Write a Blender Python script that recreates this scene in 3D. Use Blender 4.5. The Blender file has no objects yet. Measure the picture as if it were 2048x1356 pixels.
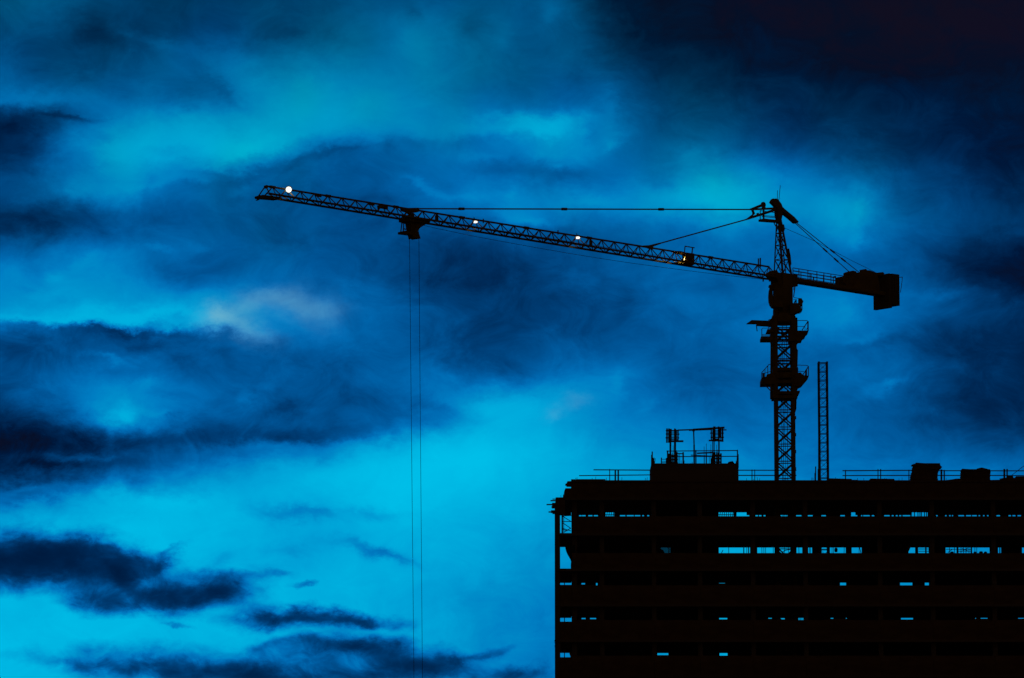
import bpy, bmesh, math, random
from mathutils import Vector, Matrix

random.seed(7)
scene = bpy.context.scene
col = scene.collection
R = math.radians

# ------------------------------------------------------------------ camera
PITCH, FOCAL = R(8.65), 9400.0 / 2048.0          # long lens, camera standing 470 m in front of the building
CAM = Vector((0.0, -470.0, 2.0))
cam_data = bpy.data.cameras.new("camera")
cam = bpy.data.objects.new("camera", cam_data)
col.objects.link(cam)
cam.location = CAM
cam.rotation_euler = (R(90) + PITCH, 0, 0)
cam_data.sensor_width = 36.0
cam_data.lens = 36.0 * FOCAL
cam_data.clip_start = 1.0
cam_data.clip_end = 20000.0
scene.camera = cam

# ------------------------------------------------------------------ exposure
scene.view_settings.view_transform = 'Standard'
scene.view_settings.look = 'None'
scene.view_settings.exposure = 0.0
scene.view_settings.gamma = 1.0
scene.view_settings.use_curve_mapping = False
scene.cycles.max_bounces = 4
scene.cycles.use_adaptive_sampling = True
scene.cycles.adaptive_threshold = 0.015
scene.cycles.adaptive_min_samples = 8

# ------------------------------------------------------------------ dusk sky with cloud layers
# every cloud: azimuth, elevation, half-width, half-height (degrees), tilt (degrees), brightness against the dusk glow
VEILS = [
    (0.06, 6.86, 1.46, 0.90, 15, 0.478),
    (-2.73, 6.05, 1.62, 0.80, -7, 0.240),
    (-4.57, 11.56, 2.20, 0.48, -3, 1.193),
    (3.94, 6.11, 2.20, 0.61, -6, 0.370),
    (-5.16, 6.05, 1.96, 0.75, 25, 0.401),
    (4.80, 12.79, 2.20, 1.02, -6, -0.742),
    (0.40, 10.73, 0.75, 0.46, 20, 0.821),
    (-5.89, 7.21, 1.09, 0.24, -10, -0.405),
    (2.66, 10.42, 1.06, 0.43, 0, 0.385),
    (5.57, 7.94, 2.20, 1.50, -46, 0.177),
    (-3.99, 4.85, 1.60, 0.96, -8, 0.285),
    (-0.37, 9.22, 1.63, 0.86, -6, -0.513),
    (-2.48, 7.44, 2.20, 0.16, 6, -0.358),
    (-5.11, 9.41, 1.03, 0.44, 13, 0.282),
    (2.58, 4.54, 2.20, 1.24, -93, 0.203),
    (-1.59, 6.91, 1.44, 0.68, 53, 0.152),
    (1.96, 12.42, 0.70, 1.27, 71, -0.081),
    (-2.43, 4.49, 1.24, 0.78, -1, 0.201),
    (0.91, 12.75, 2.20, 0.66, -60, 0.432),
    (1.20, 12.46, 1.72, 0.62, -64, -0.369),
    (6.01, 9.43, 1.15, 0.42, -1, -0.288),
    (-5.53, 5.72, 1.59, 0.62, 20, -0.263),
    (-6.47, 7.47, 1.31, 0.94, 30, -0.343),
    (-5.17, 11.01, 0.85, 0.29, 0, 0.362),
    (1.08, 10.32, 1.95, 0.22, -3, 0.148),
    (5.77, 10.88, 1.85, 0.46, -12, -0.097),
    (-5.70, 11.51, 1.29, 0.68, 2, -0.817),
    (6.01, 7.87, 1.70, 0.78, 4, -0.414),
    (4.87, 6.65, 2.20, 0.17, -2, 0.077),
    (-2.32, 8.31, 1.07, 0.50, -1, -0.197),
    (3.82, 6.06, 2.20, 0.51, -6, -0.266),
    (-2.19, 6.07, 1.08, 0.46, 5, -0.147),
    (-1.37, 5.03, 0.78, 1.50, -12, 0.086),
    (4.14, 8.70, 1.14, 0.40, -47, 0.121),
    (-2.24, 11.05, 1.04, 0.21, 2, -0.367),
    (-6.45, 5.18, 2.20, 1.07, -23, 0.223),
    (-4.02, 9.07, 0.97, 0.25, -2, 0.363),
    (2.68, 6.96, 1.10, 0.18, 2, -0.065),
    (-4.91, 10.51, 0.78, 0.39, -2, 0.349),
    (-0.44, 7.71, 0.79, 0.29, 12, 0.285),
    (0.03, 8.16, 1.27, 0.38, -24, -0.164),
    (-4.67, 8.71, 1.35, 0.11, 2, -0.231),
    (-0.97, 11.74, 1.26, 1.50, 46, 0.254),
    (-4.36, 6.67, 0.99, 0.10, -1, 0.090),
    (0.23, 6.66, 1.03, 0.72, 22, -0.176),
    (2.55, 6.54, 1.10, 1.03, 69, 0.101),
    (-7.25, 6.19, 1.76, 0.35, 5, 0.213),
    (1.90, 8.20, 0.63, 1.31, 93, -0.342),
    (-4.35, 7.33, 2.13, 0.41, 5, -0.570),
    (-4.09, 11.59, 1.17, 0.35, -4, -0.858),
    (1.27, 8.08, 2.20, 0.54, 17, 0.414),
    (-4.79, 7.60, 0.42, 0.21, -4, 0.320),
    (-5.87, 7.22, 0.95, 0.23, -7, 0.472),
    (4.12, 10.15, 0.57, 0.41, 10, 0.291),
    (-6.40, 10.01, 2.01, 0.24, 2, -0.220),
    (6.61, 10.93, 0.88, 1.49, -21, -0.090),
    (0.91, 4.97, 1.39, 0.71, -96, 0.091),
    (-6.89, 8.85, 2.04, 0.13, -2, 0.240),
    (-0.81, 7.68, 1.05, 0.30, -5, -0.330),
    (5.03, 4.56, 2.20, 1.50, -2, 0.168),
    (-5.61, 13.10, 1.55, 0.73, 60, 0.173),
    (-5.76, 8.46, 1.64, 0.40, -13, -0.604),
    (0.26, 11.25, 0.66, 0.11, 0, 0.222),
    (-4.22, 8.83, 1.27, 0.17, -3, 0.446),
    (-3.29, 7.35, 2.20, 0.16, 6, 0.299),
    (-2.38, 7.07, 0.90, 0.33, 5, 0.167),
    (4.77, 12.81, 1.90, 0.84, -7, 0.541),
    (-6.16, 11.51, 0.83, 0.12, 2, 0.219),
    (0.36, 10.68, 0.65, 0.36, 7, -0.798),
    (-2.82, 11.00, 1.79, 0.23, 5, 0.404),
    (-0.66, 5.09, 0.56, 1.02, -11, 0.074),
    (-4.11, 8.88, 1.33, 0.76, -43, -0.208),
    (1.89, 8.24, 2.20, 0.40, 32, -0.101),
    (-5.66, 8.42, 2.20, 0.52, -21, 0.530),
    (-0.59, 9.08, 2.19, 0.72, 7, 0.284),
    (-2.92, 4.56, 2.20, 0.59, -6, -0.196),
    (0.52, 4.27, 0.38, 1.50, -3, -0.155),
    (5.38, 8.65, 2.20, 0.35, 4, -0.169),
    (-1.33, 11.01, 2.20, 0.61, 33, -0.094),
    (-6.69, 4.07, 2.20, 0.76, -21, 0.156),
]
# small wisps, rims and breaks in the veils: same fields
WISPS = [
    (-5.24, 12.49, 0.23, 0.247, 0, -0.06),
    (-4.73, 12.38, 0.23, 0.074, -18, 0.05),
    (-4.22, 12.20, 0.30, 0.066, -24, 0.05),
    (-4.87, 12.17, 0.40, 0.148, -20, -0.05),
    (-4.55, 11.74, 0.23, 0.148, 0, 0.05),
    (-3.63, 11.68, 0.40, 0.091, -33, -0.09),
    (-4.12, 11.42, 0.20, 0.082, 0, -0.06),
    (-2.84, 12.32, 0.23, 0.082, 0, -0.06),
    (-5.07, 11.07, 0.15, 0.058, 0, -0.08),
    (-4.22, 10.91, 0.27, 0.043, 0, -0.05),
    (-5.78, 10.64, 0.19, 0.115, 0, 0.06),
    (-5.37, 10.38, 0.17, 0.099, 0, 0.06),
    (-5.27, 10.74, 0.21, 0.115, -40, -0.06),
    (-3.90, 10.55, 0.34, 0.066, -4, 0.06),
    (-3.37, 10.49, 0.17, 0.066, 0, 0.05),
    (-3.80, 10.66, 0.30, 0.043, -2, -0.06),
    (-4.48, 10.45, 0.09, 0.165, 0, -0.06),
    (-2.38, 10.94, 0.40, 0.082, 24, -0.06),
    (-1.17, 12.34, 0.23, 0.247, 0, 0.05),
    (-0.12, 12.38, 0.16, 0.230, 0, 0.06),
    (-0.51, 12.48, 0.20, 0.148, 30, -0.06),
    (-1.28, 12.61, 0.13, 0.082, -40, -0.05),
    (0.43, 12.59, 0.15, 0.165, 0, 0.06),
    (1.15, 11.49, 0.11, 0.214, 20, 0.08),
    (1.23, 11.05, 0.09, 0.099, 0, 0.11),
    (0.55, 10.78, 0.11, 0.043, 20, 0.12),
    (0.40, 10.90, 0.13, 0.082, 0, 0.06),
    (0.98, 11.18, 0.10, 0.123, 0, -0.08),
    (0.13, 11.17, 0.60, 0.074, -2, 0.06),
    (-2.14, 10.90, 0.30, 0.115, 0, -0.06),
    (-1.14, 11.05, 0.23, 0.066, 0, -0.06),
    (-0.55, 11.05, 0.27, 0.066, 0, -0.06),
    (-1.48, 10.96, 0.12, 0.099, 0, -0.05),
    (-0.40, 10.89, 0.27, 0.049, 0, 0.06),
    (-1.23, 10.59, 0.20, 0.058, -18, 0.08),
    (-0.97, 10.46, 0.21, 0.058, -25, 0.08),
    (-0.57, 10.40, 0.23, 0.066, 0, 0.08),
    (0.02, 10.42, 0.11, 0.058, 30, 0.06),
    (-0.19, 10.74, 0.40, 0.099, 0, -0.05),
    (0.76, 10.67, 0.40, 0.115, 4, -0.06),
    (1.02, 10.34, 0.34, 0.074, 0, 0.08),
    (0.19, 10.16, 0.28, 0.066, -8, 0.14),
    (2.22, 10.85, 0.13, 0.082, 0, 0.05),
    (1.86, 10.58, 0.23, 0.066, -12, -0.06),
    (4.29, 9.87, 0.09, 0.082, 0, 0.10),
    (4.28, 10.23, 0.07, 0.206, 0, 0.05),
    (-5.15, 9.57, 0.25, 0.066, 15, 0.07),
    (-5.61, 9.39, 0.15, 0.074, 0, 0.08),
    (-6.20, 9.42, 0.17, 0.123, 0, 0.06),
    (-5.84, 9.37, 0.12, 0.115, 0, -0.06),
    (-5.88, 9.19, 0.30, 0.058, 0, -0.06),
    (-4.36, 9.74, 0.17, 0.058, -10, 0.10),
    (-3.90, 9.74, 0.20, 0.066, 0, 0.06),
    (-4.28, 9.47, 0.30, 0.132, -10, -0.05),
    (-4.41, 8.66, 0.15, 0.043, 0, 0.10),
    (-4.46, 8.80, 0.15, 0.043, 4, -0.13),
    (-4.16, 8.85, 0.12, 0.043, 0, -0.10),
    (-5.13, 8.80, 1.54, 0.049, -1, 0.11),
    (-5.07, 8.71, 1.74, 0.049, -2, -0.13),
    (-3.66, 8.72, 0.34, 0.058, -10, -0.08),
    (-4.94, 8.36, 0.28, 0.043, -12, 0.12),
    (-4.54, 8.40, 0.13, 0.043, 10, 0.06),
    (-4.45, 8.08, 0.17, 0.074, 10, 0.10),
    (-4.77, 7.65, 0.19, 0.099, 0, 0.12),
    (-4.24, 7.73, 0.17, 0.043, 0, 0.08),
    (-4.02, 7.53, 0.17, 0.049, 10, 0.06),
    (-3.29, 7.89, 0.12, 0.058, 5, 0.07),
    (-4.54, 8.55, 0.40, 0.049, 0, -0.06),
    (-4.13, 7.94, 0.27, 0.058, 0, -0.06),
    (-2.84, 7.79, 0.34, 0.082, 5, -0.05),
    (-5.33, 7.18, 0.47, 0.043, 4, 0.08),
    (-5.59, 7.07, 0.60, 0.049, 5, -0.08),
    (-5.99, 6.82, 0.27, 0.058, 6, 0.08),
    (-5.86, 6.72, 0.40, 0.066, 10, -0.11),
    (-2.91, 7.31, 1.01, 0.058, 4, 0.08),
    (-2.85, 7.46, 1.14, 0.066, 4, -0.03),
    (-1.56, 7.49, 0.40, 0.066, 4, -0.03),
    (-0.89, 8.26, 0.20, 0.132, -35, 0.06),
    (-0.39, 7.91, 0.23, 0.115, -20, 0.05),
    (1.26, 8.18, 0.08, 0.197, -20, 0.07),
    (1.59, 7.78, 0.13, 0.082, 0, 0.06),
    (1.44, 9.04, 0.20, 0.206, 0, -0.05),
    (1.48, 8.06, 0.23, 0.115, 0, -0.05),
    (2.46, 9.29, 0.27, 0.099, 0, -0.05),
    (-0.95, 7.83, 0.34, 0.074, -18, -0.06),
    (4.10, 9.01, 0.13, 0.206, 0, 0.06),
    (4.69, 8.04, 0.17, 0.058, 14, 0.11),
    (4.47, 7.98, 0.23, 0.082, 12, 0.06),
    (4.34, 8.61, 0.20, 0.066, 14, 0.06),
    (4.58, 8.54, 0.40, 0.066, 12, -0.05),
    (5.31, 9.18, 0.54, 0.049, 5, 0.06),
    (-2.69, 6.52, 0.46, 0.085, -9, -0.20),
    (-2.26, 6.46, 0.27, 0.043, -12, -0.10),
    (-1.65, 6.52, 0.29, 0.067, 4, -0.15),
    (-1.77, 6.09, 0.40, 0.073, -8, -0.24),
    (-1.37, 5.99, 0.30, 0.049, -18, -0.17),
    (-2.66, 6.07, 0.34, 0.110, 0, -0.10),
    (-3.20, 5.77, 0.37, 0.085, 5, -0.12),
    (-3.63, 5.92, 0.24, 0.073, 25, -0.10),
    (-0.76, 5.53, 0.73, 0.244, -10, -0.05),
    (-3.62, 10.80, 0.67, 0.085, 20, 0.07),
    (-2.88, 10.96, 0.49, 0.073, 27, 0.07),
    (-3.43, 10.59, 0.67, 0.061, 12, -0.07),
    (-2.57, 10.78, 0.43, 0.061, 27, -0.07),
    (-4.48, 10.48, 0.24, 0.049, 10, 0.05),
    (-2.01, 10.97, 0.37, 0.049, 8, -0.06),
    (-2.36, 7.66, 0.98, 0.146, 4, 0.05),
    (-4.74, 7.24, 0.98, 0.098, 3, 0.05),
    (-1.39, 9.85, 2.13, 0.670, -10, 0.04),
    (-3.96, 8.13, 2.13, 0.488, 2, 0.04),
]
# ragged dark clouds drifting low over the glow: same fields
SCUD = [
    (-5.88, 5.98, 0.82, 0.221, -4, 1.00),
    (-5.21, 5.95, 0.75, 0.251, -8, 1.00),
    (-6.12, 5.89, 0.55, 0.251, 0, 0.60),
    (-5.64, 5.84, 0.82, 0.177, -4, 0.70),
    (-4.79, 5.82, 0.27, 0.133, 20, 0.50),
    (-5.12, 5.47, 0.29, 0.148, 0, 0.90),
    (-4.72, 5.67, 0.25, 0.162, -30, 0.80),
    (-3.99, 5.54, 0.72, 0.162, 2, 1.10),
    (-4.24, 5.51, 0.48, 0.192, 0, 0.50),
    (-3.51, 5.52, 0.31, 0.089, -10, 0.60),
    (-4.42, 5.43, 0.82, 0.118, 0, 0.40),
    (-4.21, 5.97, 0.27, 0.052, 35, 0.45),
    (-3.69, 5.76, 0.27, 0.074, 0, 0.40),
    (-3.08, 5.76, 0.31, 0.059, 4, 0.50),
    (-2.56, 5.66, 0.12, 0.037, 15, 0.40),
    (-4.04, 5.16, 0.15, 0.037, -5, 0.35),
    (-5.88, 5.61, 0.62, 0.118, 0, 0.30),
    (-2.86, 5.28, 0.41, 0.118, 3, 1.00),
    (-2.10, 5.26, 0.68, 0.081, -5, 0.95),
    (-2.53, 5.22, 0.82, 0.103, 0, 0.45),
    (-1.73, 5.21, 0.34, 0.059, -5, 0.40),
    (-1.86, 4.89, 0.58, 0.111, -4, 1.10),
    (-1.98, 4.90, 0.82, 0.133, 0, 0.40),
    (-1.37, 4.71, 0.41, 0.148, 0, 0.60),
    (-0.88, 4.71, 0.48, 0.111, 8, 0.70),
    (-0.42, 4.79, 0.34, 0.052, 18, 0.45),
    (0.10, 4.59, 0.31, 0.089, 10, 0.60),
    (-1.61, 4.59, 0.96, 0.162, 0, 0.50),
    (-0.82, 4.58, 0.62, 0.103, 0, 0.50),
    (0.31, 4.56, 0.27, 0.103, 0, 0.40),
    (-4.23, 4.62, 1.30, 0.177, -4, 0.62),
    (-3.37, 4.55, 1.30, 0.207, -6, 0.75),
    (-5.14, 4.68, 0.75, 0.066, -4, 0.35),
    (-2.83, 4.43, 1.37, 0.221, 0, 0.70),
    (-2.65, 4.80, 0.82, 0.118, -5, 0.32),
    (-2.83, 4.93, 0.41, 0.059, 8, 0.28),
    (-5.52, 6.10, 0.58, 0.094, -3, 0.50),
    (-4.97, 6.07, 0.39, 0.094, -12, 0.50),
    (-6.37, 5.95, 0.39, 0.268, 0, 0.60),
    (-4.42, 5.85, 0.39, 0.107, 25, 0.30),
    (-3.63, 5.63, 0.32, 0.094, 0, 0.40),
    (-6.00, 5.74, 0.65, 0.094, 0, 0.35),
    (-4.61, 5.94, 0.26, 0.094, -20, 0.40),
    (-6.09, 11.36, 0.58, 0.067, -7, 0.30),
    (-5.47, 11.32, 0.36, 0.040, -2, 0.35),
]
# faint pale cirrus still catching light
PALE = [
    (-3.60, 8.89, 0.22, 0.104, 0, 0.50),
    (-3.29, 8.79, 0.30, 0.110, -20, 0.30),
    (-3.05, 9.04, 0.43, 0.134, 15, 0.26),
    (-2.55, 9.04, 0.37, 0.146, -5, 0.20),
    (-2.31, 8.90, 0.24, 0.146, 0, 0.10),
    (0.74, 7.88, 0.16, 0.073, 10, 0.10),
    (0.47, 7.75, 0.11, 0.073, 0, 0.10),
]

SUN_AZ, SUN_EL = R(-5.0), R(-3.0)                 # the sun is just below the horizon, behind the crane to the left
world = bpy.data.worlds.new("World")
scene.world = world
world.use_nodes = True
nt = world.node_tree
world.cycles.sampling_method = 'MANUAL'
world.cycles.sample_map_resolution = 256
nt.nodes.clear()
def nd(kind, **kw):
    n = nt.nodes.new(kind)
    for k, v in kw.items(): setattr(n, k, v)
    return n
def plug(sock, val):
    if hasattr(val, 'is_output'): nt.links.new(val, sock)
    elif val is not None: sock.default_value = val
def math_(op, a, b=None, c=None, clamp=False):
    n = nd('ShaderNodeMath', operation=op, use_clamp=clamp)
    plug(n.inputs[0], a); plug(n.inputs[1], b)
    if c is not None: plug(n.inputs[2], c)
    return n.outputs[0]
def vec(op, a, b):
    n = nd('ShaderNodeVectorMath', operation=op)
    plug(n.inputs[0], a); plug(n.inputs[1], b)
    return n.outputs['Value'] if op in ('DOT_PRODUCT', 'LENGTH') else n.outputs['Vector']
def xyz(x, y, z):
    n = nd('ShaderNodeCombineXYZ')
    plug(n.inputs[0], x); plug(n.inputs[1], y); plug(n.inputs[2], z)
    return n.outputs[0]
def noise(v, scale, detail, rough, color=False, dist=0.0):
    n = nd('ShaderNodeTexNoise', noise_dimensions='3D')
    plug(n.inputs['Vector'], v)
    n.inputs['Scale'].default_value = scale
    n.inputs['Detail'].default_value = detail
    n.inputs['Roughness'].default_value = rough
    n.inputs['Distortion'].default_value = dist
    return n.outputs['Color'] if color else n.outputs[0]
EL0 = 8.65
direction = nd('ShaderNodeTexCoord').outputs['Generated']
sep = nd('ShaderNodeSeparateXYZ'); plug(sep.inputs[0], direction)
dx, dy, dz = sep.outputs
az = math_('MULTIPLY', math_('ARCTAN2', dx, dy), 180 / math.pi)
el = math_('SUBTRACT', math_('MULTIPLY', math_('ARCSINE', dz), 180 / math.pi), EL0)
flat_dir = vec('MULTIPLY', direction, (1.0, 1.0, 1.55))        # clouds are drawn out along the horizon

def cloud_sum(clouds, warp, start, hard=False):
    """sum of the clouds' soft elliptical bodies, their outlines torn by the noise in warp"""
    ws = nd('ShaderNodeSeparateXYZ'); plug(ws.inputs[0], warp)
    u = math_('ADD', az, ws.outputs[0]); v = math_('ADD', el, ws.outputs[1])
    q1 = xyz(math_('MULTIPLY', u, u), math_('MULTIPLY', u, v), math_('MULTIPLY', v, v))
    q2 = xyz(u, v, 1.0)
    acc = start
    for (ca, ce, ra, re, tilt, w) in clouds:
        ce -= EL0
        c, s = math.cos(R(tilt)), math.sin(R(tilt))
        A = (c / ra) ** 2 + (s / re) ** 2
        B = c * s * (1 / ra ** 2 - 1 / re ** 2)
        C = (s / ra) ** 2 + (c / re) ** 2
        k1 = (-A, -2 * B, -C)
        k2 = (2 * (A * ca + B * ce), 2 * (B * ca + C * ce), -(A * ca * ca + 2 * B * ca * ce + C * ce * ce))
        e = math_('ADD', vec('DOT_PRODUCT', q1, k1), vec('DOT_PRODUCT', q2, k2))
        if hard:
            e = math_('MULTIPLY', e, math_('ABSOLUTE', e))
        acc = math_('MULTIPLY_ADD', math_('EXPONENT', e), w, acc)
    return acc

def warp_of(scale, detail, rough, amp_u, amp_v):
    n = noise(flat_dir, scale, detail, rough, color=True)
    return vec('MULTIPLY', vec('SUBTRACT', n, (0.5, 0.5, 0.5)), (amp_u, amp_v, 0.0))

# dusk glow low on the sunset side, dying away to a dark cloud deck overhead and behind the camera
ga = math_('DIVIDE', math_('ADD', az, 5.0), 20.0)
ge = math_('DIVIDE', math_('ADD', el, EL0 - 4.0), 8.5)
glow = math_('EXPONENT', math_('MULTIPLY', math_('MULTIPLY_ADD', ga, ga, math_('MULTIPLY', ge, ge)), -1.0))
base = math_('MULTIPLY_ADD', glow, 0.62, 0.04)
soft_warp = warp_of(62.0, 6.0, 0.66, 0.85, 0.55)
light = cloud_sum(VEILS + WISPS, soft_warp, base)
# fine cloud texture, stronger where cloud is thick
fine = math_('SUBTRACT', noise(flat_dir, 80.0, 7.0, 0.66, dist=0.7), 0.5)
fine_amp = math_('MULTIPLY_ADD', light, -0.40, 0.56)
fine_amp = math_('MULTIPLY', fine_amp, math_('MULTIPLY_ADD', glow, 0.9, 0.1))
light = math_('MULTIPLY_ADD', fine, fine_amp, light)
# scud: dark ragged cloud, density turned into a mask with torn edges
scud_warp = warp_of(80.0, 6.0, 0.64, 0.85, 0.42)
dens = cloud_sum(SCUD, scud_warp, 0.0)
tear = math_('SUBTRACT', noise(flat_dir, 130.0, 5.0, 0.6, dist=0.6), 0.5)
dens = math_('MULTIPLY_ADD', tear, math_('MULTIPLY', math_('MINIMUM', dens, 0.8), 2.6), dens)
keep = math_('EXPONENT', math_('MULTIPLY', math_('MAXIMUM', math_('SUBTRACT', dens, 0.06), 0.0), -1.32))
light = math_('MULTIPLY_ADD', math_('SUBTRACT', light, 0.1), keep, 0.1)

def srgb(r, g, b):
    f = lambda c: (c / 255 / 12.92) if c <= 10 else ((c / 255 + 0.055) / 1.055) ** 2.4
    return (f(r), f(g), f(b), 1.0)
ramp = nd('ShaderNodeValToRGB')
ramp.color_ramp.interpolation = 'LINEAR'
stops = [(0.0, (16, 12, 16)), (0.06, (6, 13, 25)), (0.12, (0, 22, 50)), (0.2, (0, 40, 80)), (0.3, (0, 62, 115)), (0.4, (0, 85, 149)),
         (0.5, (0, 105, 175)), (0.6, (0, 124, 192)), (0.7, (0, 141, 200)), (0.8, (0, 159, 212)), (0.9, (0, 175, 221)), (1.0, (0, 190, 231))]
els = ramp.color_ramp.elements
els[0].position, els[0].color = stops[0][0], srgb(*stops[0][1])
els[1].position, els[1].color = stops[-1][0], srgb(*stops[-1][1])
for p, c in stops[1:-1]:
    e = els.new(p); e.color = srgb(*c)
plug(ramp.inputs[0], math_('MINIMUM', light, 1.0))
# greener cast high up, where the cloud thins
high = nd('ShaderNodeMapRange', interpolation_type='SMOOTHSTEP')
plug(high.inputs['Value'], math_('MULTIPLY_ADD', math_('SUBTRACT', noise(direction, 30.0, 2.0, 0.5), 0.5), 6.0, el))
high.inputs['From Min'].default_value = 0.9; high.inputs['From Max'].default_value = 5.0
tint = nd('ShaderNodeMix', data_type='RGBA', blend_type='MULTIPLY')
plug(tint.inputs[0], math_('MULTIPLY', high.outputs[0], 0.75))
plug(tint.inputs[6], ramp.outputs[0]); tint.inputs[7].default_value = (1.0, 1.08, 0.6, 1.0)
pale_d = cloud_sum(PALE, soft_warp, 0.0)
pale_d = math_('MULTIPLY', math_('MINIMUM', pale_d, 1.0), math_('MULTIPLY_ADD', fine, 0.9, 1.0))
pale = nd('ShaderNodeMix', data_type='RGBA')
plug(pale.inputs[0], pale_d); plug(pale.inputs[6], tint.outputs[2]); pale.inputs[7].default_value = srgb(116, 182, 202)
sky = nd('ShaderNodeTexSky', sky_type='NISHITA', sun_disc=False, sun_elevation=SUN_EL, sun_rotation=SUN_AZ,
         altitude=50.0, air_density=1.0, dust_density=0.5, ozone_density=6.0)
cool = nd('ShaderNodeMix', data_type='RGBA', blend_type='MULTIPLY')
cool.inputs[0].default_value = 1.0
plug(cool.inputs[6], sky.outputs[0]); cool.inputs[7].default_value = (0.0, 0.02, 0.05, 1.0)
both = nd('ShaderNodeMix', data_type='RGBA', blend_type='ADD')
both.inputs[0].default_value = 1.0
plug(both.inputs[6], pale.outputs[2]); plug(both.inputs[7], cool.outputs[2])
# away from the sunset: unseen dim warm sky added to lift the dark silhouettes
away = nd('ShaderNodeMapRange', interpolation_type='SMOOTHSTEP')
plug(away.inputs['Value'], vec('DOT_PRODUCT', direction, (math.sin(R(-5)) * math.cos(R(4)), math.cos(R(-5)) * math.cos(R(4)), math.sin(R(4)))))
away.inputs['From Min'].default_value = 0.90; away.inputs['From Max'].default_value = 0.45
warm_fill = nd('ShaderNodeMix', data_type='RGBA')
plug(warm_fill.inputs[0], away.outputs[0]); plug(warm_fill.inputs[6], both.outputs[2])
warm_fill.inputs[7].default_value = srgb(30, 21, 15)
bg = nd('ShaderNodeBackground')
plug(bg.inputs['Color'], warm_fill.outputs[2]); bg.inputs['Strength'].default_value = 1.0
out = nd('ShaderNodeOutputWorld')
nt.links.new(bg.outputs[0], out.inputs['Surface'])

# last light of the sun from behind the crane
sun_data = bpy.data.lights.new("sun", 'SUN')
sun_data.energy, sun_data.angle, sun_data.color = 0.01, R(12), (1.0, 0.86, 0.7)
sun = bpy.data.objects.new("sun", sun_data)
col.objects.link(sun)
sun.location = (-40, 300, 60)
sun.rotation_euler = Vector((math.sin(SUN_AZ), math.cos(SUN_AZ), math.tan(R(1.0)))).to_track_quat('Z', 'Y').to_euler()

# ------------------------------------------------------------------ materials
MATS = {}
def material(name, c1, c2, scale, rough=0.8, metal=0.0, bump=0.0):
    m = bpy.data.materials.new(name); m.use_nodes = True
    t = m.node_tree; b = t.nodes['Principled BSDF']
    tc = t.nodes.new('ShaderNodeTexCoord')
    n = t.nodes.new('ShaderNodeTexNoise'); n.inputs['Scale'].default_value = scale; n.inputs['Detail'].default_value = 6
    r = t.nodes.new('ShaderNodeValToRGB')
    r.color_ramp.elements[0].position, r.color_ramp.elements[0].color = 0.35, (*c1, 1)
    r.color_ramp.elements[1].position, r.color_ramp.elements[1].color = 0.7, (*c2, 1)
    t.links.new(tc.outputs['Object'], n.inputs['Vector'])
    t.links.new(n.outputs[0], r.inputs[0]); t.links.new(r.outputs[0], b.inputs['Base Color'])
    b.inputs['Roughness'].default_value = rough; b.inputs['Metallic'].default_value = metal
    if bump:
        k = t.nodes.new('ShaderNodeBump'); k.inputs['Strength'].default_value = bump
        t.links.new(n.outputs[0], k.inputs['Height']); t.links.new(k.outputs[0], b.inputs['Normal'])
    MATS[name] = m
    return m
material('crane_paint', (0.36, 0.23, 0.03), (0.52, 0.36, 0.04), 1.3, 0.7)
material('rusty_steel', (0.10, 0.045, 0.02), (0.19, 0.09, 0.04), 5.0, 0.85)
material('galvanised_steel', (0.16, 0.14, 0.12), (0.24, 0.21, 0.18), 4.0, 0.7)
material('concrete', (0.24, 0.18, 0.13), (0.36, 0.28, 0.21), 0.7, 0.95, bump=0.15)
material('timber', (0.24, 0.14, 0.07), (0.36, 0.23, 0.12), 3.0, 0.9, bump=0.2)
material('wire_rope', (0.04, 0.035, 0.03), (0.07, 0.06, 0.05), 8.0, 0.8)
material('netting', (0.03, 0.05, 0.035), (0.05, 0.08, 0.05), 6.0, 0.95)
material('earth', (0.05, 0.04, 0.03), (0.09, 0.07, 0.05), 0.05, 0.95)
def emitter(name, color, strength):
    m = bpy.data.materials.new(name); m.use_nodes = True
    b = m.node_tree.nodes['Principled BSDF']
    b.inputs['Base Color'].default_value = (0.8, 0.8, 0.8, 1)
    b.inputs['Emission Color'].default_value = (*color, 1); b.inputs['Emission Strength'].default_value = strength
    MATS[name] = m
emitter('lamp_glass', (1.0, 0.99, 0.9), 1.5)
emitter('warm_lamp_glass', (1.0, 0.68, 0.12), 0.8)
emitter('bright_lamp_glass', (0.86, 1.0, 0.94), 1.6)
g = bpy.data.materials.new('cab_glass'); g.use_nodes = True
b = g.node_tree.nodes['Principled BSDF']
b.inputs['Base Color'].default_value = (0.75, 0.85, 0.85, 1); b.inputs['Roughness'].default_value = 0.05
b.inputs['Transmission Weight'].default_value = 1.0; b.inputs['IOR'].default_value = 1.02
MATS['cab_glass'] = g
m = bpy.data.materials.new('shade_net'); m.use_nodes = True
t = m.node_tree; mx = t.nodes.new('ShaderNodeMixShader'); tr = t.nodes.new('ShaderNodeBsdfTransparent')
mx.inputs[0].default_value = 0.72
t.nodes['Principled BSDF'].inputs['Base Color'].default_value = (0.03, 0.05, 0.05, 1)
t.links.new(tr.outputs[0], mx.inputs[1]); t.links.new(t.nodes['Principled BSDF'].outputs[0], mx.inputs[2])
t.links.new(mx.outputs[0], t.nodes['Material Output'].inputs['Surface'])
MATS['shade_net'] = m

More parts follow.
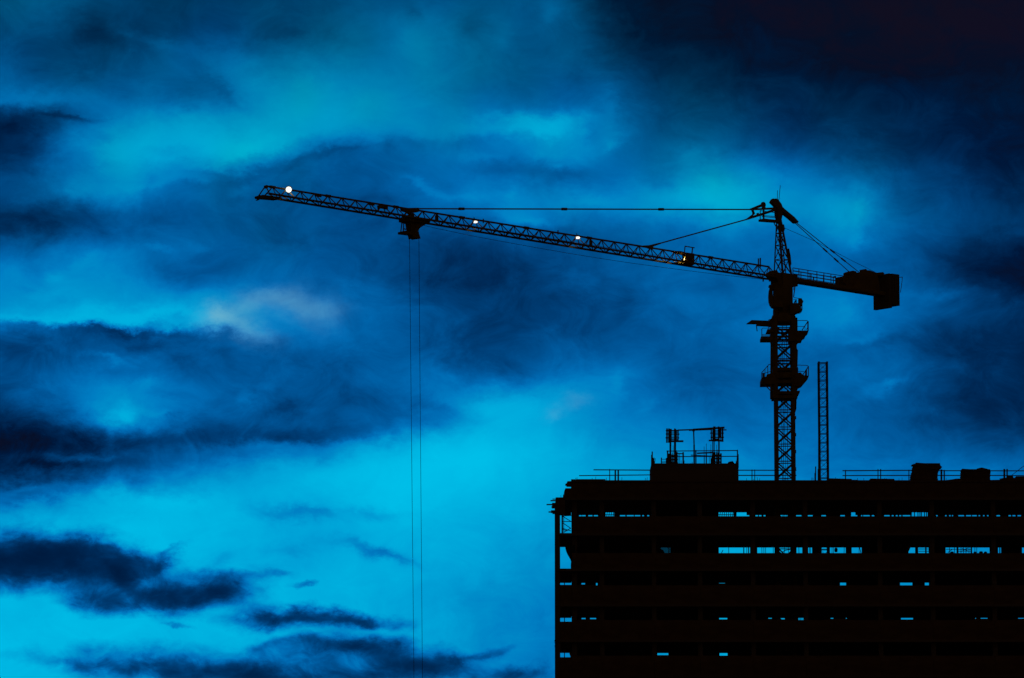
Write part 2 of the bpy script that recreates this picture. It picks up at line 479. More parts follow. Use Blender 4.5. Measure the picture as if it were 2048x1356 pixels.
# ------------------------------------------------------------------ helpers
WM = {}                                              # world matrix of every object that may become a parent
def place(o, M=None, parent=None):
    M = M or Matrix.Identity(4)
    col.objects.link(o)
    if parent is not None:
        o.parent = parent
        o.matrix_parent_inverse = WM[parent.name].inverted()
    o.matrix_basis = M
    WM[o.name] = M
    return o
def tag(o, label, cat, group=None):
    o['label'], o['category'] = label, cat
    if group: o['group'] = group
    return o
def thing(name, loc, label, cat, group=None):
    o = bpy.data.objects.new(name, None); o.empty_display_size = 0.5
    place(o, Matrix.Translation(loc))
    return tag(o, label, cat, group)
def bm_object(name, bm, mat, parent=None, M=None):
    bmesh.ops.recalc_face_normals(bm, faces=bm.faces)
    me = bpy.data.meshes.new(name); bm.to_mesh(me); bm.free()
    me.materials.append(MATS[mat])
    return place(bpy.data.objects.new(name, me), M, parent)
UNIT = {}
def unit(kind, mat):
    if (kind, mat) not in UNIT:
        bm = bmesh.new()
        if kind == 'box': bmesh.ops.create_cube(bm, size=1.0)
        else: bmesh.ops.create_cone(bm, cap_ends=True, segments=10, radius1=0.5, radius2=0.5, depth=1.0)
        me = bpy.data.meshes.new(f'{kind}_{mat}'); bm.to_mesh(me); bm.free(); me.materials.append(MATS[mat])
        UNIT[kind, mat] = me
    return UNIT[kind, mat]
def bar(name, a, b, w, parent, mat='crane_paint', h=None, kind='box'):
    """straight member from a to b, w wide, h deep"""
    a, b = Vector(a), Vector(b); d = b - a
    z = d.normalized()
    ref = Vector((0, 1, 0)) if abs(z.y) < 0.95 else Vector((1, 0, 0))
    x = ref.cross(z).normalized(); y = z.cross(x)
    M = Matrix((x, y, z)).transposed().to_4x4()
    M = Matrix.Translation((a + b) / 2) @ M @ Matrix.Diagonal((w, h or w, d.length, 1))
    return place(bpy.data.objects.new(name, unit(kind, mat)), M, parent)
def rod(name, a, b, d, parent, mat='crane_paint'): return bar(name, a, b, d, parent, mat, kind='rod')
def block(name, lo, hi, parent, mat='concrete'):
    lo, hi = Vector(lo), Vector(hi)
    M = Matrix.Translation((lo + hi) / 2) @ Matrix.Diagonal((*(abs(c) for c in (hi - lo)), 1))
    return place(bpy.data.objects.new(name, unit('box', mat)), M, parent)
def prism(name, pts, depth, parent, mat='crane_paint'):
    """flat outline pts pushed out along the vector depth"""
    bm = bmesh.new(); depth = Vector(depth)
    f = [bm.verts.new(p) for p in pts]; k = [bm.verts.new(Vector(p) + depth) for p in pts]
    bm.faces.new(f); bm.faces.new(k[::-1])
    n = len(f)
    for i in range(n): bm.faces.new((f[i], k[i], k[(i + 1) % n], f[(i + 1) % n]))
    return bm_object(name, bm, mat, parent)
def tube(name, pts, r, parent, mat='wire_rope', seg=6):
    bm = bmesh.new(); rings = []
    pts = [Vector(p) for p in pts]
    for i, p in enumerate(pts):
        t = (pts[min(i + 1, len(pts) - 1)] - pts[max(i - 1, 0)]).normalized()
        x = t.orthogonal().normalized(); y = t.cross(x)
        if rings and i:
            pass
        rings.append([bm.verts.new(p + (x * math.cos(2 * math.pi * k / seg) + y * math.sin(2 * math.pi * k / seg)) * r) for k in range(seg)])
    for a, c in zip(rings, rings[1:]):
        for k in range(seg): bm.faces.new((a[k], a[(k + 1) % seg], c[(k + 1) % seg], c[k]))
    bm.faces.new(rings[0][::-1]); bm.faces.new(rings[-1])
    return bm_object(name, bm, mat, parent)
def lathe(name, centre, prof, parent, mat='crane_paint', seg=24, axis=Vector((0, 0, 1))):
    """prof: (height, radius) pairs turned round the axis"""
    bm = bmesh.new(); rings = []
    axis = axis.normalized(); x = axis.orthogonal().normalized(); y = axis.cross(x)
    for h, r in prof:
        rings.append([bm.verts.new(Vector(centre) + axis * h + (x * math.cos(2 * math.pi * k / seg) + y * math.sin(2 * math.pi * k / seg)) * r) for k in range(seg)])
    for a, c in zip(rings, rings[1:]):
        for k in range(seg): bm.faces.new((a[k], a[(k + 1) % seg], c[(k + 1) % seg], c[k]))
    bm.faces.new(rings[0][::-1]); bm.faces.new(rings[-1])
    return bm_object(name, bm, mat, parent)
SP, CP = math.sin(PITCH), math.cos(PITCH)
def ray(px, py):
    a, b = (px - 1024) / 9400.0, (678 - py) / 9400.0
    return Vector((a, CP - b * SP, SP + b * CP))
def W(px, py, Y):
    """survey point: the place at distance plane Y that the photograph shows at px, py"""
    r = ray(px, py)
    return CAM + r * ((Y - CAM.y) / r.y)
def pblock(name, x0, y0, x1, y1, Y, depth, parent, mat='concrete'):
    a, b = W(x0, y1, Y), W(x1, y0, Y)
    return block(name, (a.x, Y, a.z), (b.x, Y + depth, b.z), parent, mat)
def pprism(name, pts, Y, depth, parent, mat='crane_paint'):
    return prism(name, [W(x, y, Y) for x, y in pts], (0, depth, 0), parent, mat)

# ------------------------------------------------------------------ ground
def grid_mesh(name, size, n, mat):
    bm = bmesh.new()
    bmesh.ops.create_grid(bm, x_segments=n, y_segments=n, size=size)
    o = bm_object(name, bm, mat)
    o['kind'] = 'structure'
    return o
grid_mesh('ground', 9000, 8, 'earth')

# ------------------------------------------------------------------ unfinished building
DEPTH = 11.0
X_LEFT = W(1111.5, 1200, 0).x
X_RIGHT = W(2330, 1200, 0).x
bld = thing('unfinished_building', (X_LEFT, 0, 0), 'dark concrete frame of an unfinished multi-storey building with open floors', 'building')
FLOOR_PY = [995, 1066, 1137, 1208, 1279, 1350]
floor_z = [W(1300, p, 0).z for p in FLOOR_PY]
pitch_z = (floor_z[0] - floor_z[-1]) / 5
z = floor_z[-1] - pitch_z
while z > 1.0:
    floor_z.append(z); z -= pitch_z
for k, z in enumerate(floor_z):
    block('floor_slab', (X_LEFT, 0, z - 0.25), (X_RIGHT, DEPTH, z), bld, 'concrete')
COLS = [1204, 1308, 1400, 1506, 1611, 1760, 1865, 1988, 2102, 2210, 2320]
top_z = floor_z[0]
def column(px, Y, w=0.46, d=0.5):
    x = W(px, 1150, Y).x
    tops = [0.0] + sorted(floor_z)
    for i, z in enumerate(tops[1:]):
        block('column', (x - w / 2, Y - d / 2, tops[i]), (x + w / 2, Y + d / 2, z - 0.25), bld, 'concrete')
for px in COLS:
    column(px, 0.9); column(px, DEPTH - 0.4)
for Y in (0.35, DEPTH - 0.35):                       # corner columns, front one 9 px broad in the photo
    x0 = X_LEFT + (0.02 if Y < 1 else 0.0)
    tops = [0.0] + sorted(floor_z)
    for i, z in enumerate(tops[1:]):
        block('column', (x0, Y - 0.3, tops[i]), (x0 + 0.43, Y + 0.3, z - 0.25), bld, 'concrete')
column(1149, 0.9, 0.5); column(1149, DEPTH - 0.4, 0.5)
# masonry barriers along the front edge, one per bay and floor; their tops are the sills of the see-through gaps
SILL = [None, 1032.4, 1106.0, 1170.5, 1240.0, 1311.2]
bays = [1144] + COLS
def barrier(k, xa, xb, zt):
    block('edge_barrier', (xa, 0.12, floor_z[k]), (xb, 0.30, zt), bld, 'timber')
for k in range(1, len(floor_z)):
    zt = W(1300, SILL[k], 0.12).z if k < len(SILL) else floor_z[k] + 1.8
    for a, b in zip(bays, bays[1:]):
        barrier(k, W(a, 1150, 0.12).x + (0.01 if a != 1144 else 0), W(b, 1150, 0.12).x - 0.01, zt)
    if k >= 3:                                       # the narrow end bay is closed only on the lower floors
        zl = W(1300, {3: 1169.6, 4: 1243.2, 5: 1314.4}.get(k, 1314), 0.12).z if k < 6 else floor_z[k] + 1.8
        barrier(k, X_LEFT + 0.45, W(1143.2, 1150, 0.12).x, zl)
# infill walls and stored material on the far edge close most of each gap
GAPS = {
 1: [(1120, 1143), (1158.4, 1163.5), (1164.5, 1171.5), (1177, 1185), (1188, 1196), (1211.5, 1228.6), (1240.4, 1251), (1254, 1268), (1270, 1281), (1285, 1288.5), (1295, 1299),
     (1438, 1468), (1474, 1499.5), (1512, 1517), (1519, 1524), (1528, 1532), (1559, 1576), (1590, 1604), (1617, 1626.5), (1642, 1653), (1682, 1691), (1703.6, 1716), (1723.5, 1726), (1728, 1741), (1745, 1750),
     (1770, 1781), (1785, 1789), (1793, 1797), (1800, 1804), (1807, 1822), (1825, 1857), (1874, 1877), (1892, 1895), (1900, 1903), (1905.5, 1908), (1918.6, 1930), (1934, 1944), (1946, 1955.5), (1959, 1962), (1968, 1971), (1976, 1979), (1995, 2002), (2019, 2024), (2027, 2033), (2037, 2044)],
 2: [(1120, 1143), (1322, 1337), (1339, 1341), (1438, 1487.4), (1489, 1496.5), (1498.5, 1500.5), (1515, 1549.5), (1558, 1581), (1590.7, 1605), (1617, 1619.5), (1621.5, 1624.7), (1641, 1654), (1658, 1692), (1704, 1724),
     (1817.6, 1831), (1837, 1851), (1854, 1858), (1892, 1914), (1917.7, 1942), (1945, 1980), (1997, 1999.5), (2001.5, 2003), (2045, 2052)],
 3: [(1120, 1143), (1163, 1170), (1192, 1195), (1438, 1450), (1680, 1692), (1800, 1824.5), (1849.5, 1857.6)],
 4: [(1120, 1143), (1163, 1171), (1180, 1192), (1438, 1454), (1536, 1543), (1559, 1570), (1596, 1606), (1659, 1666), (1691, 1692.8), (1801, 1825), (1949, 1951), (1960, 1974), (2035, 2050)],
 5: [(1120, 1140.5), (1314, 1336), (1438, 1454)],
}
YF = DEPTH - 0.16
def far_wall(k, x0, x1, zb, zt):
    a = W(x0, 1150, YF).x; b = W(x1, 1150, YF).x
    block('infill_wall', (max(a, X_LEFT), YF, zb), (b, YF + 0.12, zt), bld, 'concrete')
for k in range(1, len(floor_z)):
    zb, zt = floor_z[k] + 0.002, floor_z[k - 1] - 0.252
    if k in GAPS:
        edges = [(1090, 1111)] + GAPS[k] + [(2330, 2340)]
        for (a0, a1), (b0, b1) in zip(edges, edges[1:]):
            if b0 - a1 > 0.4: far_wall(k, a1, b0, zb, zt)
    else:
        for a, b in zip(bays, bays[1:]):
            far_wall(k, a + 3, (a + b) / 2 - 8, zb, zt); far_wall(k, (a + b) / 2 + 8, b - 3, zb, zt)
# lintels hanging under the far edge, lower where the photo's gap starts lower
def lintel(k, x0, x1, py):
    zt = floor_z[k - 1] - 0.251; zb = W(1300, py, YF).z
    if zt - zb > 0.01:
        block('lintel', (W(x0, 1150, YF).x, YF - 0.17, zb), (W(x1, 1150, YF).x, YF - 0.02, zt), bld, 'timber')
TALL1 = [(1211.5, 1228.6), (1438, 1468), (1474, 1494), (1703.6, 1712), (1825, 1857)]
prev = 1143
for a, b in TALL1 + [(2330, 2330)]:
    lintel(1, prev, a, 1030.4)
    prev = b
for a, b in TALL1[:2]: 
    x0, x1 = W(a, 1150, YF).x, W(b, 1150, YF).x
    bar('waling', (x0, YF - 0.1, W(0, 1029.6, YF).z), (x1, YF - 0.1, W(0, 1029.6, YF).z), 0.07, bld, 'timber')
    n = int((b - a) / 4)
    for i in range(n):
        x = x0 + (x1 - x0) * (i + 0.5) / n
        bar('formwork_prop', (x, YF - 0.1, W(0, 1034, YF).z), (x + 0.06, YF - 0.1, floor_z[0] - 0.25), 0.07, bld, 'rusty_steel')
for i, x in enumerate((1829, 1836, 1840, 1843, 1849, 1853)):
    p = W(x, 1034, YF - 0.1)
    bar('formwork_prop', p, (p.x, p.y, floor_z[0] - 0.25), 0.09, bld, 'rusty_steel')
lintel(3, 1143, 2330, 1165.5); lintel(3, 1150, 1500, 1166.2); lintel(4, 1143, 2330, 1236.0); lintel(5, 1143, 2330, 1306.3)
lintel(1, 1111, 1142.5, 1031.0); lintel(2, 1143, 2330, 1095.2); lintel(3, 1111, 1142.5, 1166.0); lintel(4, 1111, 1142.5, 1236.0); lintel(5, 1111, 1142.5, 1306.0)
# sills that make some gaps thinner or deeper than the rest
def inner_sill(k, x0, x1, py):
    a, b = W(x0, 1150, 0.4), W(x1, 1150, 0.4)
    block('stacked_board', (a.x, 0.36, floor_z[k]), (b.x, 0.9, W(1300, py, 0.36).z), bld, 'timber')
inner_sill(3, 1436, 1452, 1166.6); inner_sill(3, 1160, 1172, 1168.8)
inner_sill(4, 1161, 1194, 1238.2); inner_sill(4, 1436, 1456, 1238.6); inner_sill(4, 1533, 1545, 1237.2); inner_sill(4, 1557, 1572, 1238.6)
inner_sill(4, 1657, 1694, 1237.4); inner_sill(4, 1799, 1827, 1238.9); inner_sill(4, 1947, 1976, 1237.2); inner_sill(4, 2033, 2052, 1237.2)
inner_sill(5, 1312, 1338, 1310.2)
# things standing in the second open floor: props, cables and bracing against the sky
def gap_bar(x0, y0, x1, y1, w, mat='rusty_steel', Y=6.0, name='formwork_prop'):
    bar(name, W(x0, y0, Y), W(x1, y1, Y), w, bld, mat)
for x in (1457.5, 1487, 1493.5, 1524, 1528, 1531.5, 1546.5, 1598, 1664, 1667, 1688, 1718, 1831.5, 1868, 1950, 1953.5):
    gap_bar(x, 1112, x + random.uniform(-0.6, 0.6), 1088, 0.055, Y=random.uniform(3.5, 5.0))
for a in ((1443, 1106, 1446, 1100), (1563, 1105, 1572, 1100), (1568, 1101, 1580, 1099), (1896, 1105, 1904, 1099), (1921, 1104, 1936, 1096), (1924, 1097, 1938, 1103), (1719, 1095, 1722, 1106)):
    gap_bar(*a, 0.07, Y=3.0)
for x0, x1, y in ((1837, 1858, 1098), (1837, 1858, 1102.5), (1558, 1581, 1097.5), (1892, 1914, 1098.5), (1917, 1942, 1099.0), (1917, 1942, 1102.5)):
    gap_bar(x0, y, x1, y, 0.06, 'timber', 2.0, 'guard_board')
for x in (1899, 1909, 1922, 1927, 1932, 1938):
    gap_bar(x, 1110, x, 1088, 0.06, Y=2.2)
for x, y, r in ((1672, 1099.5, 3.2), (1950, 1107, 3.0), (1962, 1106.5, 4.0), (1971, 1107, 3.5), (1904, 1107, 4.0)):
    lathe('cement_sack', W(x, y, 1.2) - Vector((0, 0, 0.25)), [(0, .02), (.02, .16 * r / 3.5), (.25, .19 * r / 3.5), (.42, .15 * r / 3.5), (.46, .02)], bld, 'netting', 10)
pprism('shade_net', [(1316, 1112), (1316, 1090), (1348, 1090), (1348, 1112)], 4.0, 0.01, bld, 'shade_net')
pprism('cement_bag_heap', [(1318, 1112), (1321, 1097.5), (1326, 1100), (1330, 1106), (1332, 1112)], 3.0, 0.5, bld, 'netting')
pprism('sloping_board', [(1815, 1108), (1822, 1093), (1815, 1093)], 1.0, 0.1, bld, 'timber')
pprism('tool_chest', [(1797, 1177), (1797, 1171.5), (1804, 1171.5), (1804, 1175), (1810, 1176), (1826, 1172.5), (1826, 1178)], 1.0, 0.6, bld, 'timber')
inner_sill(4, 1594, 1608, 1241.5)
for x in (1598.5, 1601.2, 1604): gap_bar(x, 1246, x, 1230, 0.05, Y=2.0)
# lower the front barrier where the gaps reach deeper (third floor down, right)
# end bay: scaffold frame on the upper floor, hanging sheet on the next, window posts below
bar('scaffold_standard', W(1124.6, 1067, 0.6), W(1124.6, 1026, 0.6), 0.16, bld, 'rusty_steel')
bar('scaffold_standard', W(1127.6, 1067, 0.9), W(1127.6, 1026, 0.9), 0.06, bld, 'rusty_steel')
for a in ((1126, 1033, 1142, 1043), (1126, 1043, 1143, 1043), (1126, 1046, 1142, 1057), (1126, 1057, 1142, 1062), (1127, 1065, 1142, 1056), (1126, 1059, 1135, 1062), (1126, 1032, 1143, 1031)):
    bar('scaffold_brace', W(a[0], a[1], 0.8), W(a[2], a[3], 0.8), 0.07, bld, 'rusty_steel')
pprism('hanging_sheet', [(1130, 1090), (1130.6, 1096), (1132, 1102), (1135, 1109), (1138.5, 1115), (1141, 1119.5), (1142, 1123), (1141.4, 1130), (1141.6, 1138), (1150, 1138), (1150, 1090)], 0.45, 0.06, bld, 'netting')
for k, (a, b) in {3: (1160, 1172), 4: (1230, 1246), 5: (1300, 1318)}.items():
    bar('window_post', W(1129, b, 0.2), W(1129, a, 0.2), 0.09, bld, 'timber')
pprism('sloping_board', [(1138, 1304), (1141.5, 1316), (1145, 1316), (1145, 1304)], 0.35, 0.06, bld, 'timber')
# frayed netting along the left corner
for i, (y, w) in enumerate(((1060, .8), (1092, 1.0), (1166, 1.0), (1221, 2.2), (1226, 1.5), (1234, 1.2), (1275, 2.0), (1282, 4.0), (1287, 2.4), (1292, 3.4), (1310, 1.0))):
    h = random.uniform(3, 6)
    pprism('netting_scrap', [(1112.5, y - h), (1112 - w * .6, y - h * .3), (1111.5 - w, y), (1112 - w * .4, y + h * .3), (1111.2 - w * .7, y + h * .7), (1112.5, y + h)], 0.1, 0.03, bld, 'netting')

# ---- top storey in progress: wall formwork up to the working deck
DECK_Z = W(1300, 960.5, 0.05).z
block('working_deck', (W(1143.5, 960, 0).x, -0.05, DECK_Z - 0.22), (X_RIGHT, DEPTH, DECK_Z), bld, 'timber')
xs = [1128.5, 1176, 1230, 1290, 1350, 1410, 1470, 1530, 1590, 1650, 1710, 1770, 1830, 1890, 1950, 2010, 2070, 2130, 2190, 2250, 2330]
for a, b in zip(xs, xs[1:]):
    xa, xb = W(a, 975, 0.1).x + 0.004, W(b, 975, 0.1).x - 0.004
    block('formwork_panel', (max(xa, W(1143.5, 960, 0).x) if a < 1140 else xa, 0.02, floor_z[0]), (xb, 0.16, DECK_Z - 0.222), bld, 'timber')
    block('formwork_panel', (xa, DEPTH - 0.2, floor_z[0]), (xb, DEPTH - 0.1, DECK_Z - 0.222), bld, 'timber')
pprism('stop_end_panel', [(1146, 995), (1127.2, 995), (1128, 984), (1129.2, 980), (1131, 976.3), (1146, 976.3)], 0.0, 0.9, bld, 'timber')
pprism('stop_end_panel', [(1146, 972), (1133.2, 971.6), (1133, 969.6), (1130.6, 969.2), (1130.6, 967.4), (1133, 966.8), (1135, 962.2), (1146, 962.2)], 0.0, 0.9, bld, 'timber')
pblock('stop_end_panel', 1142.3, 958.5, 1150, 996, 0.2, 0.6, bld, 'timber')
for x0, x1, y0, y1 in ((1105, 1114, 997.2, 998.9), (1101, 1114, 1000, 1002.4), (1104, 1114, 1005.5, 1016.8), (1093, 1114, 1007.8, 1010.2), (1102, 1114, 1020.4, 1026), (1097, 1114, 1022.6, 1025), (1105, 1113, 1026, 1028), (1103, 1114, 1012, 1016)):
    Y = random.uniform(-0.06, -0.02)
    pblock('formwork_beam', x0, y0, x1 + random.uniform(4, 14), y1, Y, 0.12, bld, 'timber')
pblock('edge_board', 1111.6, 994.6, 1130, 1029, -0.02, 0.15, bld, 'timber')
pblock('deck_board', 1152, 958.2, 1211, 960.4, 0.3, 1.2, bld, 'timber')
pblock('deck_board', 1143.5, 959.2, 1156, 960.4, 0.3, 1.2, bld, 'timber')
pprism('deck_sheet', [(1657, 961), (1657, 956.4), (1703, 957.6), (1704, 959.4), (1716, 959.6), (1717, 961)], 0.4, 1.6, bld, 'timber')
pprism('deck_sheet', [(1737, 961), (1741, 957), (1788, 957.6), (1790, 961)], 0.4, 1.6, bld, 'timber')
pprism('deck_sheet', [(1884, 961), (1905, 958.5), (1912, 957.2), (1920, 957), (1924, 959), (1924, 961)], 0.4, 1.2, bld, 'timber')
pprism('deck_sheet', [(2000, 961), (2001, 957), (2008, 955.5), (2014, 955.2), (2015, 952), (2026, 951.7), (2027, 955.5), (2031, 955.5), (2032, 952.4), (2070, 952.2), (2070, 961)], 0.5, 2.0, bld, 'timber')
pprism('deck_sheet', [(1981, 961), (1981, 959.8), (2003, 959.3), (2003, 961)], 0.5, 1.0, bld, 'timber')
def rebar(px, y0, y1, Y=0.8, lean=0.0, d=0.045, parent=bld):
    rod('starter_bar', W(px, y1 + 1.0, Y), W(px + lean, y0, Y), d, parent, 'rusty_steel')
for px, y0, lean in ((1153, 955, 1.5), (1149, 955.5, 3.5), (1184, 955.5, .4), (1191, 953.5, .6), (1213, 955.5, -.3), (1243.5, 954.5, .4), (1290.5, 956, .2), (1294, 954.5, .4), (1493, 956.5, 0), (1507, 957.5, .2),
                     (1515, 954.5, -.8), (1519, 956.5, .5), (1623.5, 955, .3), (1626, 955.5, .2), (1671, 954.5, .1), (1715, 956, .1), (1727.5, 956, .2), (1769, 955.5, .8), (1773, 956.5, .2), (1798, 957, 0), (1804, 955.5, .2),
                     (1122, 990, -.3), (1126, 988, .6), (1892, 956, .4), (1999.5, 956, .3)):
    rebar(px, y0, 994 if px < 1130 else 960.5, lean=lean)
rebar(1631, 933, 960.5, d=0.12, lean=.3); rebar(1636.2, 938, 960.5, d=0.1); rebar(1629.4, 946, 960.5, d=0.06)

# ------------------------------------------------------------------ lift core on the deck
core = thing('lift_core', W(1390, 960.5, 3.0), 'black box-shaped concrete lift core rising from the roof deck left of the crane mast', 'concrete core')
YC0 = 2.0
def core_wall(x0, y0, x1, Y, t): return pblock('core_wall', x0, y0, x1, 963.5, Y, t, core, 'concrete')
core_wall(1302.6, 927.4, 1477, YC0, 0.3)
core_wall(1306, 929.4, 1474, YC0 + 5.5, 0.3)
for x0, x1 in ((1302.6, 1308), (1471, 1477)):
    a, b = W(x0, 963, YC0), W(x1, 927.6, YC0)
    block('core_wall', (a.x, YC0 + 0.302, a.z), (b.x, YC0 + 5.49, b.z - 0.02), core, 'concrete')
pblock('formwork_panel', 1308, 926.6, 1474.6, 928.6, YC0 + 0.05, 0.2, core, 'timber')
pprism('formwork_panel', [(1302, 930), (1302.2, 909.5), (1303.3, 909.5), (1303.3, 903), (1305.8, 903), (1305.8, 915), (1308, 917), (1308.6, 921), (1310, 924), (1308.4, 927), (1308.4, 930)], YC0 - 0.06, 0.25, core, 'timber')
pprism('formwork_panel', [(1473.2, 935), (1473.4, 919), (1474.4, 900), (1475.8, 900), (1476, 908), (1477.4, 908.5), (1477.6, 935)], YC0 - 0.06, 0.25, core, 'timber')
pprism('tarpaulin_heap', [(1444, 928), (1455, 927), (1457, 923.6), (1461, 922.8), (1465, 922), (1467, 923.5), (1468, 926.5), (1472, 927), (1472.4, 920), (1474, 928)], YC0 + 0.4, 0.8, core, 'netting')
for px, lean in ((1307.6, 1.6), (1309, 2.2), (1308.4, -.6)):
    rebar(px, 914 + random.uniform(0, 3), 927, YC0 + 0.1, lean, parent=core)
for px, y0 in ((1357.5, 906), (1359.5, 908), (1408, 893), (1408.8, 910), (1412.5, 887), (1421.5, 889), (1424, 903), (1418.5, 911), (1366.5, 914), (1362.5, 921), (1368.5, 921), (1384.5, 924), (1346, 891), (1433.4, 889.5), (1344.5, 905), (1434.8, 899)):
    rebar(px, y0, 927, YC0 + random.uniform(.6, 4), random.uniform(-.3, .3), 0.05, parent=core)
for px, y0, w in ((1366.4, 904.3, 3.0), (1391.8, 900, 2.4), (1412.6, 904, 2.2)):
    pblock('formwork_post', px - w / 2, y0, px + w / 2, 928, YC0 + 0.5, 0.14, core, 'timber')

def tagged_rail(name, label, posts, rails, Y, cat='guard rail', group=None, mat='galvanised_steel'):
    x0, y0 = posts[0][0], posts[0][2]
    t = thing(name, W(x0, y0, Y), label, cat, group)
    for px, y0, y1, w in posts: rod('post', W(px, y1, Y), W(px, y0, Y), w * 1.3, t, mat)
    for i, (xa, ya, xb, yb, w) in enumerate(rails): rod('rail', W(xa, ya, Y - 0.04), W(xb, yb, Y - 0.04), w * 1.3, t, mat)
    return t
RG = 'guard rails round the roof deck'
tagged_rail('guard_rail', 'two-bar guard rail at the left end of the roof edge, left of the lift core',
            [(1219.4, 938, 961, .07), (1230.6, 941, 961, .13), (1236.5, 941, 961, .13)],
            [(1187, 939.6, 1303, 940.3, .085), (1158, 951.3, 1303, 949.8, .075)], 0.5, group=RG)
tagged_rail('guard_rail', 'two-bar guard rail on the roof edge between the lift core and the crane mast',
            [(1504, 939, 961, .075), (1509.5, 939, 961, .065)],
            [(1476, 940.4, 1593, 940.6, .08), (1476, 950.8, 1593, 950.8, .085)], 0.5, group=RG)
tagged_rail('guard_rail', 'two-bar guard rail between the slim lattice mast and the tall sheet stack',
            [(1691, 940, 961, .085), (1756, 938, 961, .075), (1761.3, 938, 961, .085), (1817.8, 939.5, 961, .075)],
            [(1685, 941.4, 1828, 940.6, .085), (1685, 951.2, 1828, 950.8, .08)], 0.5, group=RG)
tagged_rail('guard_rail', 'short guard rail with two thick posts between the two sheet stacks on the roof',
            [(1882.8, 939, 961, .15), (1888.5, 940, 961, .11)],
            [(1874, 941.4, 1926, 941.4, .08), (1874, 950.9, 1926, 950.9, .08)], 0.5, group=RG)
tagged_rail('guard_rail', 'guard rail at the right picture edge, right of the low sheet stack',
            [(2008.6, 938, 961, .15), (2014.2, 938, 961, .12), (2075, 938, 961, .1)],
            [(1979, 941.6, 2120, 941.8, .08), (1979, 950.9, 2120, 951.5, .075)], 0.5, group=RG)
tagged_rail('guard_rail', 'guard rail along the top of the lift core beneath the two column cages',
            [(1335.2, 901, 928, .12), (1474.9, 899.6, 928, .1)],
            [(1333, 902.2, 1476, 901, .075), (1334, 913.4, 1476, 912.6, .075)], YC0 + 0.15, group=RG)
tagged_rail('step_ladder', 'short step ladder standing at the left end of the lift core top',
            [(1322.8, 915.2, 928.8, .09), (1332.6, 916, 928.8, .09)],
            [(1322.8, 918.4, 1332.6, 918.4, .05), (1322.8, 922.6, 1332.6, 922.6, .04), (1322.8, 925.2, 1332.6, 924.8, .05)], YC0 + 0.4, 'ladder')
stay = tag(rod('steel_prop', W(2023, 951, 1.0), W(2072, 913, 1.0), 0.06, None, 'galvanised_steel'), 'thin slanting steel prop rising off the roof at the right picture edge', 'prop')

# ---- two column cages with timber clamps on the core, a bridging beam and a prop between them
YG = YC0 + 1.0
tL = thing('column_formwork', W(1346, 928, YG), 'left column cage on the lift core, its clamps topped by bare upright boards', 'column formwork', 'column cages on the lift core')
for px, y0, y1, w in ((1333.8, 857, 885.5, .13), (1337.8, 857, 885.5, .13), (1341.8, 857.8, 884, .12), (1349.2, 857, 884, .11), (1352.4, 859.5, 883.5, .1), (1356, 860, 883, .1)):
    bar('upright_board', W(px, y1, YG), W(px + .3, y0, YG), w * 1.3, tL, 'timber')
for x0, x1, y, w in ((1331.5, 1357, 861.2, .09), (1331.5, 1359, 868, .085), (1331, 1358.5, 875.6, .085), (1340, 1356.5, 864.4, .05), (1340, 1356.5, 872, .05), (1342, 1356, 879, .07)):
    bar('clamp_beam', W(x0, y, YG - 0.13), W(x1, y + .3, YG - 0.13), w * 1.35, tL, 'timber')
bar('platform_beam', W(1341, 882.6, YG - 0.1), W(1366.8, 882.4, YG - 0.1), 0.15, tL, 'timber', h=.4)
for px, w in ((1340.7, .14), (1349.3, .12), (1350.8, .1)):
    bar('column_post', W(px, 928, YG + 0.1), W(px + .2, 858, YG + 0.1), w * 1.35, tL, 'rusty_steel')
for x0, x1, y0, y1 in ((1336.8, 1341, 907, 928), (1341.8, 1343.8, 908.5, 928), (1344.9, 1347.3, 908.8, 928), (1348.6, 1355.4, 904, 928), (1350, 1353.4, 900.5, 912)):
    pblock('base_board', x0, y0, x1, y1, YG - 0.05, 0.12, tL, 'timber')
for y in (910, 917.6, 923.9): pblock('base_board', 1336.6, y, 1356, y + 2.6, YG - 0.2, 0.1, tL, 'timber')
tR = thing('column_formwork', W(1435, 928, YG), 'right column cage on the lift core, the one nearer the crane mast', 'column formwork', 'column cages on the lift core')
for px, y0, y1, w in ((1422.8, 859, 881, .09), (1426.3, 858, 882, .09), (1429, 853, 883, .18), (1437.5, 853, 883, .13), (1441.8, 856.5, 883.5, .09), (1445.3, 857, 883.5, .13), (1440, 857, 876, .06)):
    bar('upright_board', W(px, y1, YG), W(px - .3, y0, YG), w * 1.3, tR, 'timber')
for x0, x1, y, w in ((1420, 1447.6, 866.2, .075), (1421, 1448, 874.6, .085), (1430, 1438, 862, .07), (1430, 1438, 869.6, .06), (1430, 1438, 878.6, .12), (1440, 1453, 859.8, .08)):
    bar('clamp_beam', W(x0, y, YG - 0.13), W(x1, y, YG - 0.13), w * 1.35, tR, 'timber')
bar('platform_beam', W(1417.4, 881, YG - 0.1), W(1444, 881.4, YG - 0.1), 0.11, tR, 'timber', h=.4)
for px, w in ((1425.6, .07), (1428.3, .07), (1437.9, .11)):
    bar('column_post', W(px, 928, YG + 0.1), W(px, 857, YG + 0.1), w * 1.35, tR, 'rusty_steel')
pprism('base_board', [(1421, 928), (1422, 918), (1424.6, 910), (1425.4, 904), (1431, 904), (1431, 928)], YG - 0.05, 0.15, tR, 'timber')
for x0, x1, y0 in ((1432.2, 1434.2, 904), (1435.4, 1438.4, 905), (1440.4, 1443.4, 906.4)):
    pblock('base_board', x0, y0, x1, 928, YG - 0.05, 0.12, tR, 'timber')
for y in (908.8, 915.6, 922.6): pblock('base_board', 1424, y, 1443.6, y + 3.0, YG - 0.2, 0.1, tR, 'timber')
